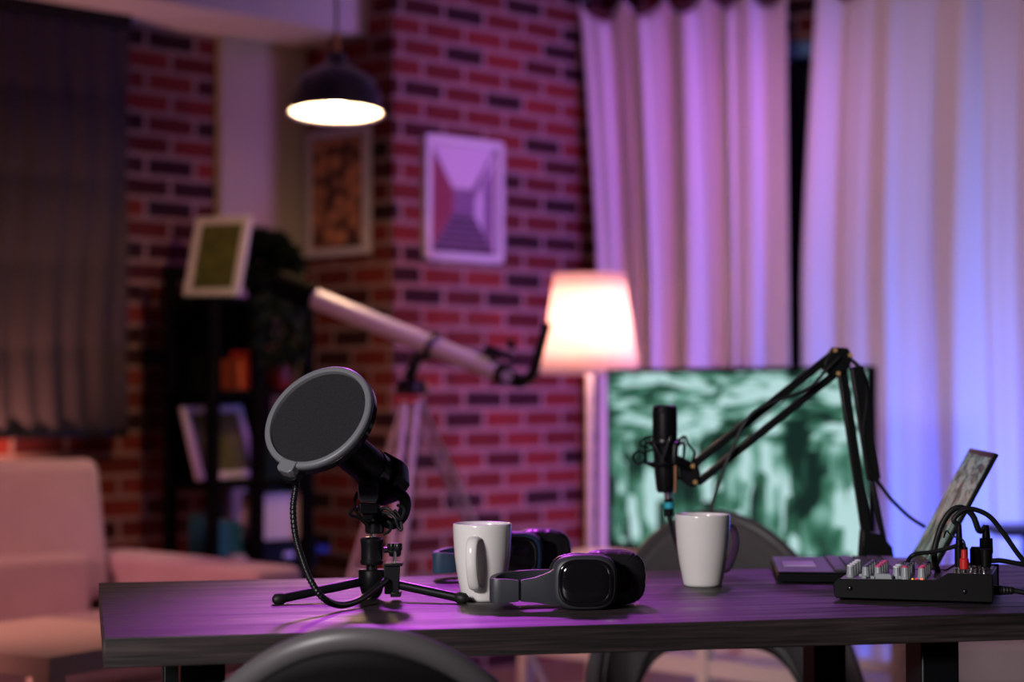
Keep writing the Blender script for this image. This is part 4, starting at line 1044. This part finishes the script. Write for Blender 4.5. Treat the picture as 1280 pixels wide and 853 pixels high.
m = LM(); m.box((.071,MDp/2,.0285), (.124, MDp-.012, .0012)); m.build('control_panel', 'paneltop', t)
m = LM(); m.box((.178,MDp/2,.0376), (.050, MDp-.012, .0012)); m.build('socket_panel', 'deckpanel', t)
for x in (.022, .172):
    m = LM(); m.lathe([(.0001,.0016),(.002,.0015),(.0036,.0002),(.0036,-.001)][::-1], (x, -.0003, .0165), (0,-1,0), 16); m.build('screw', 'blackg', t)
for x in (.012, MLn-.018):
    for y in (.02, MDp-.02):
        m = LM(); m.cyl((x,y,0), (x,y,.005), .006, seg=16); m.build('rubber_foot', 'rubber', t)
def knob_at(x, y, z, cap, h=.0155, r=.0052):
    m = LM()
    def fn(u, v):
        a = 2*math.pi*u; j = int(round(v*4)); rr = [r*1.06, r*1.06, r, r*.9, 0][j]*(1+(.05 if j in (1,2) and int(u*24) % 2 else 0)); hh = [0, h*.12, h*.18, h, h][j]
        return V((x+rr*math.cos(a), y+rr*math.sin(a), z+hh))
    m.grid(fn, 48, 5, True); k = m.build('knob', 'knobgrey', t, angle=30)
    m = LM(); m.lathe([(r*.92, h-.0005),(r*.9, h+.0012),(r*.6,h+.0018),(.0001,h+.002)], (x, y, z), (0,0,1), 20); m.build('knob_cap', cap, k)
    m = LM(); m.box((x, y-r*.98, z+h*.6), (.0010, .0006, h*.7)); m.build('pointer', 'capwhite', k)
zk = .0290
rows = [.022, .050, .078, .106]
for gx, caps in ((.016, ['capwhite']*4), (.0405, ['capdark']*4), (.057, ['cappink']*4), (.0775, ['capwhite','capwhite','capdark','capdark']), (.0935, ['cappink','capdark','capdark','capdark']), (.1145, ['cappink','cappink','capdark','capdark'])):
    for y, cp_ in zip(rows, caps):
        knob_at(gx+(.004 if gx in (.016,.0775) else 0), y+(.0 if gx != .0935 else -.008), zk, cp_, .0155 if gx != .0935 else .0165)
m = LM(); m.prism([(-.0115,0),(.0115,0),(.0095,.0075),(-.0095,.0075)], (.066,.012,zk), (1,0,0), (0,0,1), (0,-1,0), .007); m.build('fader_button', 'knobgrey', t, bevel=.001)
for x, y in ((.040,.009),(.051,.010),(.033,.034),(.086,.02)):
    m = LM(); m.box((x,y,zk+.002), (.0055,.005,.004)); m.build('push_button', 'knobgrey', t, bevel=.0006)
for x, mt in ((.1035,'ledyel'),(.1085,'ledred2'),(.1155,'ledred')):
    m = LM(); m.lathe([(.0017,0),(.0017,.0012),(.001,.0022),(.0001,.0025)], (x,.0095,zk), (0,0,1), 14); m.build('indicator_light', mt, t)
for (x, y, r_) in ((.159,.02,.004),(.1705,.018,.0042),(.185,.022,.0045),(.196,.03,.004),(.162,.048,.0048),(.178,.052,.0045),(.193,.058,.0045),(.165,.085,.0048),(.181,.088,.0048),(.196,.094,.004),(.17,.12,.0045),(.187,.125,.0045)):
    m = LM(); m.lathe([(r_+.001,0),(r_+.001,.0015),(r_,.002),(r_,.0065),(r_*.6,.0065),(r_*.55,.001)], (x,y,.038), (0,0,1), 18); m.build('socket', 'chrome', t)
MW = WM[t.name]
def MP(x, y, z): return MW @ V((x, y, z))

def plug_cable(label, sx, sy, parts, path, r, h0=.0445, name='audio_cable', vertical=True):
    o = MP(sx, sy, h0)
    t = thing(name, label, 'cable', o)
    for (nm, mt, r0, r1, a, b) in parts: 
        m = MB(); m.cyl(o+UP*a, o+UP*b, r0, r1, 20, .0008); m.build(nm, mt, t)
    m = MB(); m.tube(path(o), r, 10); m.build('wire', 'rubber', t)
plug_cable('thin black cable with a red plug standing in the mixer', .1705, .018,
    [('plug','redplug',.0062,.0060,0,.014), ('plug_neck','redplug',.0045,.0040,.0135,.026)],
    lambda o: [o+UP*.025, o+UP*.038+V((-.001,0,0)), P(1190,670,o.y+.005), P(1183,664,o.y+.02), P(1180,672,o.y+.03)], .0012)
y0 = MP(.162,.085,0).y
plug_cable('black cable arching right over the mixer to the frame edge from a ribbed plug', .162, .048,
    [('plug','blackp',.0062,.0062,0,.028), ('strain_relief','blackp',.0048,.0032,.028,.058)],
    lambda o: [o+UP*.056, P(1192,650,o.y), P(1203,639,o.y), P(1217,637,o.y), P(1237,646,o.y), P(1255,668,o.y), P(1275,696,o.y), P(1300,725,o.y)], .0035)
plug_cable('black cable with a thick silver based plug arching left behind the laptop', .193, .125,
    [('plug_sleeve','chrome',.0085,.0085,0,.014), ('plug','blackp',.0094,.0088,.013,.034), ('strain_relief','blackp',.0056,.004,.034,.052)],
    lambda o: [o+UP*.050, P(1224,664,o.y), P(1216,645,o.y), P(1202,635,o.y), P(1187,641,o.y), P(1174,665,o.y), P(1168,700,o.y), MP(.135,.18,.0)], .0042)
plug_cable('black right angled plug in the mixer with its cable leaving to the right', .196, .058,
    [('plug','blackp',.0072,.0072,0,.024)],
    lambda o: [o+UP*.019, P(1235,701,o.y), P(1250,701,o.y), P(1268,704,o.y), P(1300,710,o.y)], .0034)
plug_cable('black plug near the back of the mixer with a cable bending left across the laptop', .165, .085,
    [('plug','blackp',.0060,.0060,0,.024), ('strain_relief','blackp',.004,.003,.024,.030)],
    lambda o: [o+UP*.028, P(1168,690,o.y), P(1150,692,o.y), P(1140,695,o.y), P(1135,702,o.y+.01), P(1133,712,o.y+.02)], .003)
plug_cable('short thick black capped plug with no arching cable, rear row of the mixer', .181, .088,
    [('plug','blackp',.0078,.0078,0,.022), ('plug_cap','blackg',.0070,.0060,.021,.025)],
    lambda o: [o+UP*.005+V((0,.004,0)), o+V((.004,.03,.003)), o+V((.01,.07,-.018)), o+V((.03,.10,-.0405))], .003)
o = MP(MLn, .025, .017)
t = thing('power_cable', 'black ribbed power cable leaving the right side of the mixer', 'cable', o)
ex = (ma_*.9+V((.3,.0,0))).normalized()
m = MB(); m.lathe([(.0066,0),(.0066,.010),(.0056,.012),(.0062,.014),(.0052,.016),(.006,.018),(.0048,.020),(.0056,.022),(.004,.026)], o, ex, 18); m.build('plug', 'rubber', t)
m = MB(); m.tube([o+ex*.025, o+ex*.05-UP*.004, o+ex*.09-UP*.0125, o+ex*.16-UP*.0125], .0035, 10); m.build('wire', 'rubber', t)
